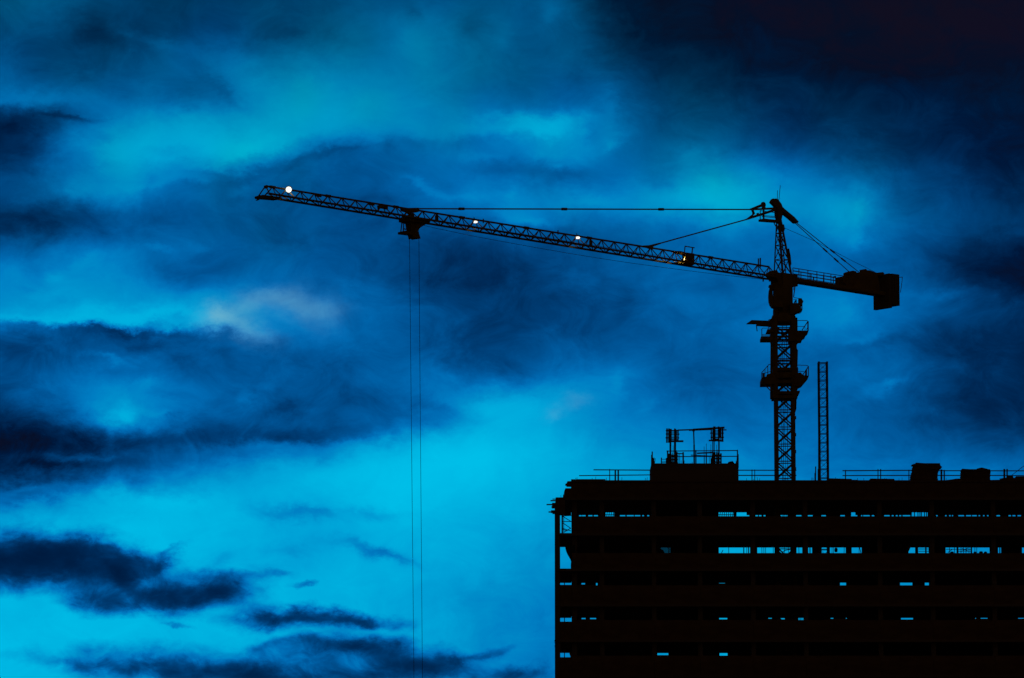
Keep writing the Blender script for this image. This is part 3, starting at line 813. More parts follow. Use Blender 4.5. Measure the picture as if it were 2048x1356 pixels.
beam = thing('bridging_beam', W(1388, 860, YG), 'long timber beam laid across the tops of both column cages', 'beam')
bar('timber_beam', W(1355, 860.3, YG - 0.1), W(1402, 858.8, YG - 0.1), 0.12, beam, 'timber', h=.2)
bar('timber_beam', W(1378, 860.0, YG - 0.25), W(1424, 858.2, YG - 0.25), 0.17, beam, 'timber', h=.2)
bar('timber_beam', W(1386, 859.4, YG - 0.4), W(1449, 855.2, YG - 0.4), 0.19, beam, 'timber', h=.2)
prop = thing('shoring_prop', W(1388, 928, YG), 'single thin shoring prop holding up the middle of the bridging beam', 'prop')
rod('outer_tube', W(1388.4, 928, YG - 0.2), W(1388.2, 890, YG - 0.2), .17, prop, 'rusty_steel')
rod('inner_tube', W(1388.2, 890, YG - 0.2), W(1387.2, 860, YG - 0.2), .14, prop, 'rusty_steel')
pblock('head_plate', 1384.8, 860.2, 1389.8, 862.4, YG - 0.3, 0.2, prop, 'rusty_steel')
for label, pts in (('thick sloping plank resting on the lift core rail between the column cages', ((1394, 906.6), (1426, 905))),
                   ('thin plank lying level between the column cages, below the sloping plank', ((1381.6, 910.2), (1424, 912.4)))):
    p = thing('plank', W(pts[0][0], pts[0][1], YC0), label, 'plank')
    bar('board', W(*pts[0], YC0 + .35 if 'thick' in label else YC0 + .25), W(*pts[1], YC0 + .35 if 'thick' in label else YC0 + .25), .13 if 'thick' in label else .08, p, 'timber', h=.2)
p = thing('plank', W(1356, 907.3, YC0), 'short plank end leaning on the post right of the left column cage', 'plank')
bar('board', W(1354, 906.8, YC0 + .45), W(1367, 907.4, YC0 + .45), .08, p, 'timber', h=.2)

# ---- stacks of formwork sheets standing on the deck
def stack(label, outline_l, outline_r, y0, y1, Y, n, cap):
    t = thing('sheet_stack', W((outline_l(0) + outline_r(0)) / 2, y1, Y), label, 'sheet stack', 'stacks of formwork sheets on the roof deck')
    h = (y1 - y0) / n
    for i in range(n):
        u = (i + .5) / n; yb = y1 - i * h
        jl, jr = random.uniform(-.9, .9), random.uniform(-.6, .6)
        pprism('sheet', [(outline_l(u) + jl, yb), (outline_l(u) + jl, yb - h * .86), (outline_r(u) + jr, yb - h * .86), (outline_r(u) + jr, yb)], Y + random.uniform(-.05, .05), 1.5, t, 'timber')
    a, b = W(outline_l(.5) + 2.5, y1, Y + 0.1), W(outline_r(.35) - 2.5, y0 + 1.5, Y + 0.1)
    block('sheet_bundle', (a.x, Y + 0.1, a.z), (b.x, Y + 1.3, b.z), t, 'timber')
    pprism('cover_sheet', cap, Y - 0.06, 1.6, t, 'timber')
    return t
def lin(t, pts):
    for (a, x), (b, y) in zip(pts, pts[1:]):
        if t <= b: return x + (y - x) * (t - a) / (b - a)
    return pts[-1][1]
stack('tall leaning stack of formwork sheets on the right part of the roof',
      lambda t: lin(t, [(0, 1821.8), (.3, 1823), (.6, 1826), (.8, 1827), (1, 1832)]),
      lambda t: lin(t, [(0, 1876), (.3, 1875.2), (.5, 1876), (.62, 1879), (.8, 1882), (1, 1880)]), 926, 961, 0.9, 16,
      [(1824, 928.6), (1828, 929.6), (1832, 925.0), (1879, 928.8), (1884.4, 934), (1878, 938.5), (1874, 940), (1834, 931)])
stack('low level stack of formwork sheets near the right picture edge',
      lambda t: lin(t, [(0, 1923), (1, 1923.4)]), lambda t: lin(t, [(0, 1981), (1, 1981)]), 938, 961, 0.9, 13,
      [(1924.6, 937.2), (1954, 939.2), (1954, 937), (1962, 935), (1965, 935), (1978.6, 938.6), (1978.6, 941), (1924.6, 941)])

# ------------------------------------------------------------------ slim lattice hoist mast right of the crane
hoist = thing('hoist_mast', (W(1647, 960, 5.0).x, 5.0, 0), 'slim lattice hoist mast standing free just right of the tower crane', 'hoist mast')
HY = 5.0
hx0, hx1 = W(1638.9, 850, HY).x, W(1655.4, 850, HY).x
hw = hx1 - hx0
hc = (hx0 + hx1) / 2
htop = W(1647, 724.6, HY).z
hs = (htop - W(1647, 724.6 + 35.4, HY).z)
def lattice_section(parent, part, x, y, half, z0, z1, post_w, frame_w, brace_w, mat, bays=1, first=None):
    """one bolted mast section: a square frame with four posts and crossed braces"""
    if first is not None:
        src, off = first, z0
        r = src.copy(); place(r, Matrix.Translation((x, y, z0)) , parent)
        for ch in src.children:
            c = ch.copy(); place(c, Matrix.Translation((0, 0, z0 - WM[src.name].translation.z)) @ WM[ch.name], r)
        return r
    def frame_mesh():
        bm = bmesh.new()
        o_, i_ = half + frame_w / 2, half - frame_w / 2
        rings = []
        for h in (-frame_w / 2, frame_w / 2):
            for q in (o_, i_): rings.append([bm.verts.new((sx * q, sy * q, h)) for sx, sy in ((-1, -1), (1, -1), (1, 1), (-1, 1))])
        for a, b in ((0, 1), (2, 3), (0, 2), (1, 3)):
            for k in range(4): bm.faces.new((rings[a][k], rings[a][(k + 1) % 4], rings[b][(k + 1) % 4], rings[b][k]))
        return bm
    o = bm_object(part, frame_mesh(), mat, parent, Matrix.Translation((x, y, z0)))
    for i in range(1, bays): bm_object('bay_frame', frame_mesh(), mat, o, Matrix.Translation((x, y, z0 + i * (z1 - z0) / bays)))
    for sx in (-1, 1):
        for sy in (-1, 1):
            block('post', (x + sx * half - post_w / 2, y + sy * half - post_w / 2, z0), (x + sx * half + post_w / 2, y + sy * half + post_w / 2, z1), o, mat)
    hb = (z1 - z0) / bays
    for i in range(bays):
        a, b = z0 + i * hb + frame_w, z0 + (i + 1) * hb - frame_w
        for s in (-1, 1):
            bar('brace', (x - half, y + s * half, a), (x + half, y + s * half, b), brace_w, o, mat)
            bar('brace', (x - half, y + s * half * .98, b), (x + half, y + s * half * .98, a), brace_w, o, mat)
            if brace_w > 0.06:
                bar('brace', (x + s * half, y - half, a), (x + s * half, y + half, b), brace_w, o, mat)
    return o
zz = htop - hs; first = None
while zz > -hs:
    o = lattice_section(hoist, 'mast_section', hc, HY + hw / 2, hw / 2, max(zz, 0.0) if False else zz, zz + hs, 0.19, 0.07, 0.026, 'galvanised_steel', bays=2, first=first)
    first = first or o
    zz -= hs
bm = bmesh.new()
for sx in (-1, 1):
    for sy in (-1, 1):
        bmesh.ops.create_cube(bm, size=1.0, matrix=Matrix.Translation((sx * hw / 2, sy * hw / 2, .03)) @ Matrix.Diagonal((.2, .2, .1, 1)))
for (ax, ay, bx, by) in ((-1, -1, 1, -1), (-1, 1, 1, 1), (-1, -1, -1, 1), (1, -1, 1, 1)):
    bmesh.ops.create_cube(bm, size=1.0, matrix=Matrix.Translation(((ax + bx) * hw / 4, (ay + by) * hw / 4, -.03)) @ Matrix.Diagonal((hw if ax != bx else .07, hw if ay != by else .07, .08, 1)))
bm_object('top_frame', bm, 'galvanised_steel', hoist, Matrix.Translation((hc, HY + hw / 2, htop)))
bar('hoist_guide', W(1636.6, 961, HY - .1), W(1636.6, 726, HY - .1), 0.05, hoist, 'galvanised_steel')

# ------------------------------------------------------------------ tower crane
YM = 6.0
OX = W(1569.2, 850, YM).x
O = Vector((OX, YM, 0))
crane = thing('tower_crane', O, 'tall hammerhead tower crane with lit lamps on its long lattice jib, standing through the building', 'tower crane')
# mast ------------------------------------------------------------
MH = 0.86                                            # half the distance between post centres
mf = W(1569, 854, YM - MH).z
mh = mf - W(1569, 888.2, YM - MH).z
MT = W(1569, 646, YM).z                              # top of the mast under the turntable
first = None
k = int((MT - mf) // mh)
zz = mf + k * mh
while zz > -mh:
    o = lattice_section(crane, 'mast_section', OX, YM, MH, zz, zz + mh, 0.36, 0.1, 0.13, 'crane_paint', first=first)
    first = first or o
    zz -= mh
# ladder inside the mast
for sx in (-0.12, 0.3):
    rod('ladder_rail', (OX + sx, YM + 0.2, 20), (OX + sx, YM + 0.2, MT), 0.06, crane, 'galvanised_steel')
for i in range(26):
    zr = DECK_Z - 1.0 + i * 0.62
    if zr < MT: rod('ladder_rung', (OX - 0.12, YM + 0.2, zr), (OX + 0.3, YM + 0.2, zr), 0.035, crane, 'galvanised_steel')
tube('power_cable', [(OX - 0.28 + 0.06 * math.sin(i * 1.3), YM + 0.45, DECK_Z - 4 + i * 0.9) for i in range(22)], 0.03, crane)
tube('power_cable', [(OX + 0.02 + 0.05 * math.sin(i * 0.9 + 1), YM - 0.3, DECK_Z - 4 + i * 0.9) for i in range(22)], 0.025, crane)
for py in (835, 869, 903, 937): pblock('cable_clamp', 1589.5, py - 3, 1592.4, py + 3, YM - 1.0, 0.3, crane, 'rusty_steel')
pprism('cable_guard', [(1588, 797), (1593.2, 801), (1592.8, 818), (1591, 824), (1588, 824)], YM - 1.0, 0.2, crane, 'rusty_steel')
# climbing frame round the mast top -------------------------------------------------
CH = MH + 0.2
cage_z0, cage_z1 = W(1569, 797, YM).z, W(1569, 640, YM).z
for sx in (-1, 1):
    for sy in (-1, 1):
        x, y = OX + sx * (CH - 0.08), YM + sy * CH
        block('climbing_post', (x - 0.25, y - 0.2, cage_z0), (x + 0.25, y + 0.2, cage_z1), crane, 'crane_paint')
def ring(py, t, name='climbing_frame'):
    z1 = W(1569, py, YM - CH).z; z0 = z1 - t
    bm = bmesh.new()
    for lo, hi in (((-CH - .21, -CH - .21, 0), (CH + .21, -CH + .05, t)), ((-CH - .21, CH - .05, 0), (CH + .21, CH + .21, t)), ((-CH - .21, -CH + .05, 0), (-CH + .1, CH - .05, t)), ((CH - .1, -CH + .05, 0), (CH + .21, CH - .05, t))):
        lo, hi = Vector(lo), Vector(hi)
        bmesh.ops.create_cube(bm, size=1.0, matrix=Matrix.Translation((lo + hi) / 2) @ Matrix.Diagonal((*(hi - lo), 1)))
    return bm_object(name, bm, 'crane_paint', crane, Matrix.Translation((OX, YM, z0)))
for py, t in ((657.5, .2), (671.5, .2), (735.5, .3), (745, .55), (760, .35), (782.5, .3), (790.5, .3), (688, .1), (720, .12)):
    ring(py, t)
pblock('hydraulic_ram', 1589.5, 635, 1594.8, 663, YM - 1.2, 0.5, crane, 'rusty_steel')
pprism('climbing_side_panel', [(1590, 680), (1592.5, 682), (1594, 698), (1596, 700), (1595.6, 715), (1595, 733), (1596.6, 737), (1596.4, 748), (1588, 750), (1588, 680)], YM - 1.1, 0.35, crane)
bar('side_post', W(1541.8, 765, YM - 1.2), W(1542.6, 655, YM - 1.2), 0.14, crane)
for py in (688, 706, 722, 738, 750): bar('side_strut', W(1541.8, py, YM - 1.2), W(1549, py, YM - 1.2), 0.06, crane)
pblock('climbing_bracket', 1541, 781.5, 1550, 796.5, YM - 1.2, 0.9, crane)
pprism('climbing_bracket', [(1589, 782), (1600, 781), (1599.6, 785), (1595, 793), (1592, 797), (1589, 797)], YM - 1.2, 0.9, crane)
pprism('climbing_bracket', [(1589, 746), (1598, 746), (1598, 772), (1595.6, 778), (1594, 782), (1589, 783)], YM - 1.2, 0.9, crane)
pprism('feeding_beam', [(1493, 647.2), (1503.4, 639.9), (1537, 641.4), (1542, 637.5), (1552, 637.5), (1552, 653), (1541, 652.4), (1513.6, 650.8), (1512.6, 647.4)], YM - 0.3, 0.5, crane)
bar('beam_hook', W(1512.8, 650, YM), W(1514.2, 662.5, YM), 0.09, crane, 'rusty_steel')
# access platforms: a deck with its own rails
def platform(deck, Y, depth, posts, rails, name='access_platform', d=0.06):
    o = pprism(name, deck, Y, depth, crane, 'crane_paint')
    for px, y0, y1, w in posts:
        rod('rail_post', W(px, y1, Y), W(px, y0, Y), w, o, 'crane_paint')
    for a in rails:
        rod('hand_rail', W(a[0], a[1], Y), W(a[2], a[3], Y), a[4] if len(a) > 4 else d, o, 'crane_paint')
    return o
YP = YM - 1.45
platform([(1522, 673), (1548, 673), (1548, 678.8), (1522, 678.8)], YP, 2.2, [(1523.6, 658, 674, .08), (1540.2, 656, 674, .08)], [(1525, 656.2, 1548, 656.2), (1523.6, 658.2, 1525, 656.2), (1524, 668.8, 1548, 668.8), (1524, 671.8, 1548, 671.8, .09)])
bar('platform_bracket', W(1544, 679, YP), W(1549, 688, YP), 0.1, crane)
bar('platform_bracket', W(1541, 679, YP), W(1543, 692, YP), 0.16, crane)
platform([(1532.4, 664), (1534.6, 658.2), (1548, 658.2), (1548, 664)], YP - .02, 1.6, [(1537, 640, 659, .06)], [(1537, 640, 1539, 638.6), (1539, 638.6, 1546, 638.6), (1537, 654, 1548, 654)])
platform([(1578, 661), (1616.6, 661), (1616.6, 664), (1613, 667), (1611, 672), (1606, 675), (1604, 680.6), (1578, 682)], YP, 2.0,
         [(1616, 642.5, 662, .15), (1610, 652, 662, .05), (1594.6, 641, 662, .07)], [(1594, 641, 1613.4, 641, .07), (1613.4, 641, 1616.6, 643, .07), (1594, 652.8, 1609, 652.8), (1604, 660.5, 1615, 644, .1), (1612, 660, 1615.5, 655, .06)])
bar('platform_bracket', W(1601, 681, YP), W(1593.5, 688, YP), 0.09, crane)
bar('platform_bracket', W(1590, 681, YP), W(1592, 700, YP), 0.09, crane)
platform([(1522, 768), (1522, 758), (1525.6, 754), (1532, 753.4), (1534, 748.6), (1540, 747), (1550, 745), (1550, 768)], YP, 2.3,
         [(1523.6, 745, 760, .1), (1530, 738, 756, .06), (1535.6, 731, 756, .08)], [(1523.6, 745, 1538, 728.8, .08), (1538, 728.8, 1550, 728.8, .07), (1523.6, 748, 1548, 741), (1527, 757, 1527, 746, .22)])
bar('platform_bracket', W(1528, 768, YP), W(1542.6, 783, YP), 0.09, crane)
bar('platform_bracket', W(1541, 768, YP), W(1543, 783, YP), 0.2, crane)
platform([(1588, 748), (1594.6, 745.6), (1601.6, 744.8), (1604.6, 748.6), (1610, 751), (1617.4, 751.4), (1617.4, 753.4), (1604.6, 768.6), (1597, 772), (1588, 772)], YP, 2.3,
         [(1616.8, 732, 752, .1), (1610.6, 740, 752, .05), (1613.6, 738, 752, .06)], [(1594, 730.2, 1613.6, 730.6, .07), (1613.6, 730.6, 1617.2, 733, .07), (1594, 742.6, 1608, 742.8), (1605, 750.5, 1616.6, 733.4, .1), (1611.6, 752, 1612.4, 740, .2)])
# turntable ---------------------------------------------------------
tt = [(649, .98), (648, 1.2), (645, 1.3), (637, 1.28), (632, 1.2), (628.5, 1.02), (627.6, .9), (626, .9)]
zc = W(1568, 640, YM).z
lathe('turntable', (OX, YM, zc), [(W(1568, p, YM).z - zc, r) for p, r in tt], crane, 'crane_paint', 28)

# everything above turns with the jib: jib axis horizontal, swung towards the camera
def solve_tip():
    a = W(1538, 533.6, 4.7)
    lo, hi = -80.0, 0.0
    for _ in range(60):
        m = (lo + hi) / 2
        if W(531.6, 372.0, m).z < a.z: lo = m
        else: hi = m
    return a, W(531.6, 372.0, (lo + hi) / 2)
ja, jb = solve_tip()
d = (jb - ja); JLEN = d.length; d = Vector((d.x, d.y, 0)).normalized()
n = Vector((-d.y, d.x, 0))
if n.y > 0: n = -n                                   # lateral, the side facing the camera
Z = Vector((0, 0, 1))
OJ = Vector((OX, YM, 0)) + n * ((ja - Vector((OX, YM, 0))).dot(n))
def J(px, py, lat=0.0):
    """point on the jib's own upright plane, lat metres off its axis"""
    r = ray(px, py)
    return CAM + r * ((OJ + n * lat - CAM).dot(n) / r.dot(n))
def jprism(name, pts, lat0, lat1, parent=None, mat='crane_paint'):
    return prism(name, [J(x, y, 0) + n * lat0 for x, y in pts], n * (lat1 - lat0), parent or crane, mat)
def jbox(name, s0, s1, z0, z1, l0, l1, parent=None, mat='crane_paint'):
    c = OJ + d * ((s0 + s1) / 2) + n * ((l0 + l1) / 2) + Z * ((z0 + z1) / 2)
    M = Matrix((d, n, Z)).transposed().to_4x4()
    M = Matrix.Translation(c) @ M @ Matrix.Diagonal((abs(s1 - s0), abs(l1 - l0), abs(z1 - z0), 1))
    return place(bpy.data.objects.new(name, unit('box', mat)), M, parent or crane)
def S(p): return (p - OJ).dot(d)

# slewing tower and the operator's cab ----------------------------------
zt0, zt1 = W(1568, 629, YM).z, W(1568, 548, YM).z
jbox('slewing_tower', -0.72, 0.72, zt0, zt1, -0.72, 0.72)
jprism('jib_foot', [(1536, 550), (1541, 554), (1546, 558), (1549, 562), (1549, 574), (1588, 574), (1588, 552), (1584, 549), (1578, 553), (1566, 549), (1549, 546), (1546, 541)], -0.55, 0.55)
cabY = YM - 1.35
cab = pprism('operator_cab', [(1547.6, 567), (1541, 569), (1537.8, 570), (1540.4, 572), (1538.4, 579), (1537.6, 590), (1538.2, 600), (1540.4, 607), (1544, 612), (1547.6, 613.4), (1545.4, 586), (1545, 577.5), (1547.6, 577.5)], cabY, 1.5, crane)
cab2 = pprism('cab_rear', [(1547.4, 566), (1552, 566), (1566, 568), (1566, 614), (1548, 614), (1547.4, 600)], cabY + 0.02, 1.45, crane)
pprism('window', [(1545.2, 577.6), (1547.5, 577.6), (1547.5, 586), (1545.6, 586)], cabY + 0.7, 0.02, cab, 'cab_glass')
bar('cab_stay', W(1590.6, 569, YM - .5), W(1587.2, 594, YM - .5), 0.1, crane)
bar('cab_stay', W(1588, 569, YM - .5), W(1587.2, 580, YM - .5), 0.06, crane)
slew = pprism('slewing_platform', [(1580, 606), (1599, 606), (1599, 611), (1602.4, 611), (1602.4, 617), (1605, 617), (1605, 619.4), (1585, 628), (1580, 628)], YM - 1.2, 1.6, crane)
pprism('motor_box', [(1597, 597), (1603.6, 597), (1605, 600), (1607, 602), (1606, 605), (1605, 606.4), (1605, 617), (1603.8, 617), (1603.8, 610), (1597, 607)], YM - 1.2, 0.8, slew)
pblock('motor', 1591, 598.6, 1593.4, 606.4, YM - 1.0, 0.3, slew)
pprism('motor', [(1588, 603.6), (1591, 600.6), (1591.6, 602), (1589.4, 606), (1588, 606)], YM - 1.0, 0.3, slew)
for a in ((1587, 595.2, 1597, 596.6), (1597, 596.6, 1603.8, 597.2), (1587, 599.4, 1592, 600)):
    rod('hand_rail', W(a[0], a[1], YM - 1.1), W(a[2], a[3], YM - 1.1), 0.07, slew)
tube('cable_loop', [W(1593.6, 620, YM - 1.0), W(1594.4, 624, YM - 1.0), W(1597, 627, YM - 1.0), W(1600, 626.6, YM - 1.0), W(1602.4, 624, YM - 1.0), W(1603.4, 619, YM - 1.0)], 0.03, crane)

# tower head --------------------------------------------------------------
apex_z = J(1558, 438).z
base_z = J(1568, 549).z
sa = S(J(1557.2, 430))
legs = []
for (cs, cl, w) in ((.62, -.62, .13), (.62, .62, .17), (-.62, -.62, .17), (-.62, .62, .2)):
    a = OJ + d * cs + n * cl + Z * base_z
    b = OJ + d * (sa + cs * .2) + n * cl * .25 + Z * apex_z
    legs.append((a, b)); bar('head_leg', a, b, w, crane)
def on_leg(i, t): return legs[i][0].lerp(legs[i][1], t)
lv = [0.0, .26, .52, .74, .92]
for q, (i, j) in enumerate(((0, 1), (1, 3), (3, 2), (2, 0))):
    for a, b in zip(lv, lv[1:]):
        bar('head_strut', on_leg(i, b), on_leg(j, b), 0.075, crane)
        bar('head_brace', on_leg(i, a), on_leg(j, b), 0.07, crane)
        bar('head_brace', on_leg(j, a), on_leg(i, b), 0.07, crane)
for t0 in range(14):                                  # ladder up the head
    p, q = on_leg(1, t0 / 15), on_leg(3, t0 / 15)
    rod('ladder_rung', p.lerp(q, .35), p.lerp(q, .6), 0.035, crane)
bar('ladder_rail', on_leg(1, 0).lerp(on_leg(3, 0), .35), on_leg(1, .93).lerp(on_leg(3, .93), .35), 0.1, crane)
jprism('ladder_hoop', [(1561.6, 449), (1566, 449), (1568, 458), (1566, 464), (1562, 462)], -.15, .15)
jprism('ladder_hoop', [(1575, 498), (1577, 497), (1580, 512), (1581.6, 528), (1580, 532), (1577, 520)], -.1, .1)
jprism('head_block', [(1541, 405), (1544, 398.8), (1548.6, 397.4), (1552.4, 398), (1560, 408), (1564.6, 420), (1562, 432), (1559.6, 443), (1555, 443), (1552, 431), (1551, 416), (1547, 411)], -.22, .22)
lathe('head_sheave', J(1546.6, 402.8) - n * .12, [(0, .27), (.03, .3), (.21, .3), (.24, .27)], crane, 'crane_paint', 20, n)
jprism('rear_link', [(1562, 415), (1566, 419), (1585, 434.6), (1593.4, 444.2), (1591, 447), (1588.4, 445.6), (1580, 438), (1561, 423)], -.3, .3)
jprism('front_link', [(1499.6, 417.6), (1551, 414.6), (1551, 418.6), (1506, 420.6), (1500, 420)], -.12, .12)
jprism('front_link', [(1499.6, 417.6), (1522, 408.4), (1527, 408), (1527, 412.6), (1507, 418.8)], -.1, .1)
lathe('link_sheave', J(1526.6, 409.6) - n * .11, [(0, .27), (.03, .3), (.19, .3), (.22, .27)], crane, 'crane_paint', 20, n)
jprism('front_link', [(1525, 412), (1529, 412), (1531, 416.5), (1524, 416.5)], -.08, .08)
jprism('front_link', [(1492.4, 437.8), (1505, 432), (1551, 417), (1551.6, 421.6), (1522, 431.4), (1495, 439.6)], -.12, .12)
jprism('front_link', [(1502.6, 419), (1506, 419), (1509.6, 427.4), (1506.8, 430.2), (1494.6, 439), (1493, 437.8), (1505, 428.6), (1505.2, 426)], -.06, .06)
jprism('front_link', [(1513.4, 426.4), (1516.6, 425.4), (1518, 428.6), (1513.6, 429.8)], -.05, .05)
hp = jprism('access_platform', [(1520.6, 438.4), (1526, 437.8), (1558, 441.2), (1558, 445.4), (1544, 444.6), (1521, 443)], -.28, .28)
for x, y0, y1 in ((1520.4, 421.4, 443), (1526.4, 418, 439), (1528.2, 420, 439), (1552.6, 424, 442)):
    rod('rail_post', J(x, y1, -.2), J(x, y0, -.2), .1, hp)
for a in ((1520.4, 421.4, 1553, 425.6), (1520.4, 430.6, 1555, 433.4), (1524, 433, 1556, 436)):
    rod('hand_rail', J(a[0], a[1], -.2), J(a[2], a[3], -.2), .075, hp)
bar('platform_bracket', J(1547.4, 444), J(1549.6, 449), .1, crane); bar('platform_bracket', J(1549.6, 449), J(1554.6, 456.6), .1, crane)
rod('aerial', J(1554.6, 405), J(1555.0, 381), .06, crane, 'galvanised_steel')
rod('aerial', J(1557.4, 405), J(1560.6, 370.6), .06, crane, 'galvanised_steel')

# pendant bars ------------------------------------------------------------
def pendant(a, b, joints, w, lat=0.0):
    p = rod('pendant_bar', J(*a, lat), J(*b, lat), w, crane, 'crane_paint')
    A, B = J(*a, lat), J(*b, lat)
    for t in joints:
        c = A.lerp(B, t); u = (B - A).normalized()
        rod('pendant_joint', c - u * .33, c + u * .33, w * 2.0, p, 'crane_paint')
pendant((1500, 419.0), (818, 417.4), [(1500 - x) / 682 for x in (1313, 1117, 917)], .135)
pendant((1494, 438.6), (1297, 493), [], .13)
jprism('pendant_lug', [(1287, 491), (1297, 490.6), (1318, 485.6), (1323, 486), (1319, 488.6), (1300, 495.4), (1297, 497), (1289, 494.4)], -.07, .07)
jprism('pendant_lug', [(801, 416.4), (836, 415.6), (838, 421.4), (803, 420)], -.1, .1)
pendant((1591, 444), (1720, 546), [.57, .74], .085, .25)
pendant((1590, 446), (1701, 546), [.54, .74], .085, -.25)
tube('rear_rope', [J(1567, 455), J(1630, 482.5), J(1700, 519.5), J(1749, 543.5)], 0.022, crane)

# jib ---------------------------------------------------------------------
NP = 39
ta, tb = ja, J(545, 374.2)                           # top nodes, root to tip
tb = Vector((tb.x, tb.y, ta.z))
step = (tb - ta) / NP
PL = step.length
def tip_h(i): return 1.10 - 0.25 * max(0.0, i) / NP
JW = 1.6
def top_node(i): return ta + step * i
def low_node(i, side): return ta + step * (i + .5 + 0.26 * side) + n * (side * JW / 2) - Z * tip_h(i + .5)
def low_end(side): return top_node(NP) + d * 1.0 + n * (side * JW / 2) - Z * tip_h(NP)
secs = [(-1, 5), (5, 10), (10, 15), (15, 20), (20, 25), (25, 30), (30, 35), (35, NP)]
for a, b in secs:
    sec = bar('jib_section', top_node(max(a, 0)), top_node(b) + (d * .8 if b == NP else Vector()), .15, crane)
    for side in (-1, 1):
        bar('bottom_chord', low_node(a, side), low_node(b, side) if b < NP else low_end(side), .17, sec)
    for i in range(max(a, 0), b + (1 if b == NP else 0)):
        for side in (-1, 1):
            bar('diagonal', top_node(i), low_node(i - 1, side), .085, sec)
            bar('diagonal', top_node(i), low_node(i, side), .085, sec)
        bar('cross_strut', low_node(i, -1), low_node(i, 1), .075, sec)
        if i < NP: bar('bottom_brace', low_node(i, -1), low_node(i + 1, 1), .07, sec)
    g = top_node(b)
    bar('splice_plate', g - d * .3, g + d * .3, .23, sec)
jprism('jib_head', [(529, 371.2), (533, 370), (535, 373.4), (534, 377), (530, 377)], -.12, .12)
for side in (-1, 1):
    bar('jib_end_frame', top_node(NP) + d * .85, low_end(side), .1, crane)
jprism('jib_end_walkway', [(514, 392.4), (520, 390.6), (558, 395.4), (560, 399), (552, 400), (520, 397.4), (515.6, 397)], -.4, .4)
jprism('jib_bumper', [(512.6, 400.2), (518, 396.4), (521, 398), (514, 401.4)], -.1, .1)
# fittings along the jib
jprism('cable_box', [(756, 410.6), (774, 413.6), (774, 419), (763, 416.4), (757, 418)], -.15, .15)
for x, y, w, h in ((873.4, 435, 4.4, 9), (1181.6, 486, 4, 11), (637, 391.2, 10, 3), (742.6, 408, 11, 3)):
    jprism('junction_box', [(x - w / 2, y - h / 2), (x + w / 2, y - h / 2 + w * .16), (x + w / 2, y + h / 2 + w * .16), (x - w / 2, y + h / 2)], -.1, .1)
for x, y0, y1, w in ((966.6, 437.6, 446, .12), (1116, 460.6, 469, .12), (1516.8, 517, 532, .13), (1520.6, 516, 535, .14)):
    bar('jib_stub_post', J(x, y1), J(x, y0), w, crane)
for x in (1526.4, 1539): bar('jib_stub_post', J(x, 557), J(x, 563), .14, crane)
# trolley winch on the jib with its small gantry
wn = jprism('trolley_winch', [(1368, 506), (1378, 507), (1385, 510), (1384.6, 530), (1380, 531), (1352, 527), (1354, 523.4), (1369, 524)], -.3, .3)
jprism('winch_cover', [(1345, 502.6), (1356, 502.8), (1369, 506.4), (1370, 510), (1356, 506.6)], -.35, .35, wn)
for a in ((1368.6, 507, 1370.2, 492.2, .1), (1370.2, 492.4, 1388.8, 495.6, .09), (1383.6, 510, 1385.2, 494.6, .13), (1368, 505, 1388, 507.6, .06)):
    bar('gantry_bar', J(a[0], a[1]), J(a[2], a[3]), a[4], wn)

# trolley hanging under the jib -----------------------------------------------
trolley = jprism('trolley', [(815, 444.6), (826, 444), (851, 447), (843, 452), (835.4, 456.6), (831.4, 463), (834, 470), (836.6, 478), (832, 476.4), (829, 479), (825, 476), (822, 478), (819.6, 467), (816, 452)], -.35, .35)
jprism('trolley_frame', [(806, 436), (830, 439), (852, 443), (851, 447.6), (828, 446), (806, 443)], -.62, .62, trolley)
for x, y, r in ((812, 437, .2), (846.6, 441.6, .24), (822, 431, .2)): lathe('trolley_wheel', J(x, y) - n * .3, [(0, r * .9), (.05, r), (.55, r), (.6, r * .9)], trolley, 'crane_paint', 16, n)
jprism('rope_anchor', [(803, 417), (838, 421), (834, 424.6), (824, 425.6), (818, 428), (814, 424.6), (804, 422)], -.2, .2, trolley)
bar('trolley_strut', J(819.6, 420), J(822, 440), .2, trolley)
bk = jprism('service_basket', [(800.4, 463.6), (808, 461.8), (821, 464.4), (821, 470.4), (800.6, 468)], -.35, .35, trolley)
for a in ((804.6, 441, 801.6, 463), (807.6, 446, 806.6, 462), (818, 450, 818.6, 464), (807, 457.6, 818, 459.4), (802.6, 445.4, 812, 447)):
    bar('basket_bar', J(a[0], a[1], -.2), J(a[2], a[3], -.2), .1, trolley)
rod('hoist_rope', J(819, 476), J(828.6, 1424), .045, crane, 'wire_rope')
rod('hoist_rope', J(837.6, 452), J(845.4, 1424), .045, crane, 'wire_rope')
jprism('hook_block', [(824, 1424), (850, 1424), (850, 1440), (841, 1456), (833, 1456), (824, 1440)], -.15, .15)
tube('hook', [J(837, 1455), J(837, 1464), J(842, 1468), J(841, 1476), J(834, 1477), J(831, 1471)], .06, crane, 'rusty_steel')
tube('trolley_rope', [J(x, y) for x, y in ((846, 450.5), (880, 458.2), (945.5, 472), (1010, 484), (1068.5, 494.6), (1130, 505.3), (1190, 515.2), (1250, 524.4), (1310, 532.6), (1375, 541.2), (1440, 549.3), (1490, 555), (1540, 560))], .02, crane)
tube('control_cable', [J(x, y) for x, y in ((800, 429), (1000, 461), (1300, 508.5), (1530, 544))], .015, crane)

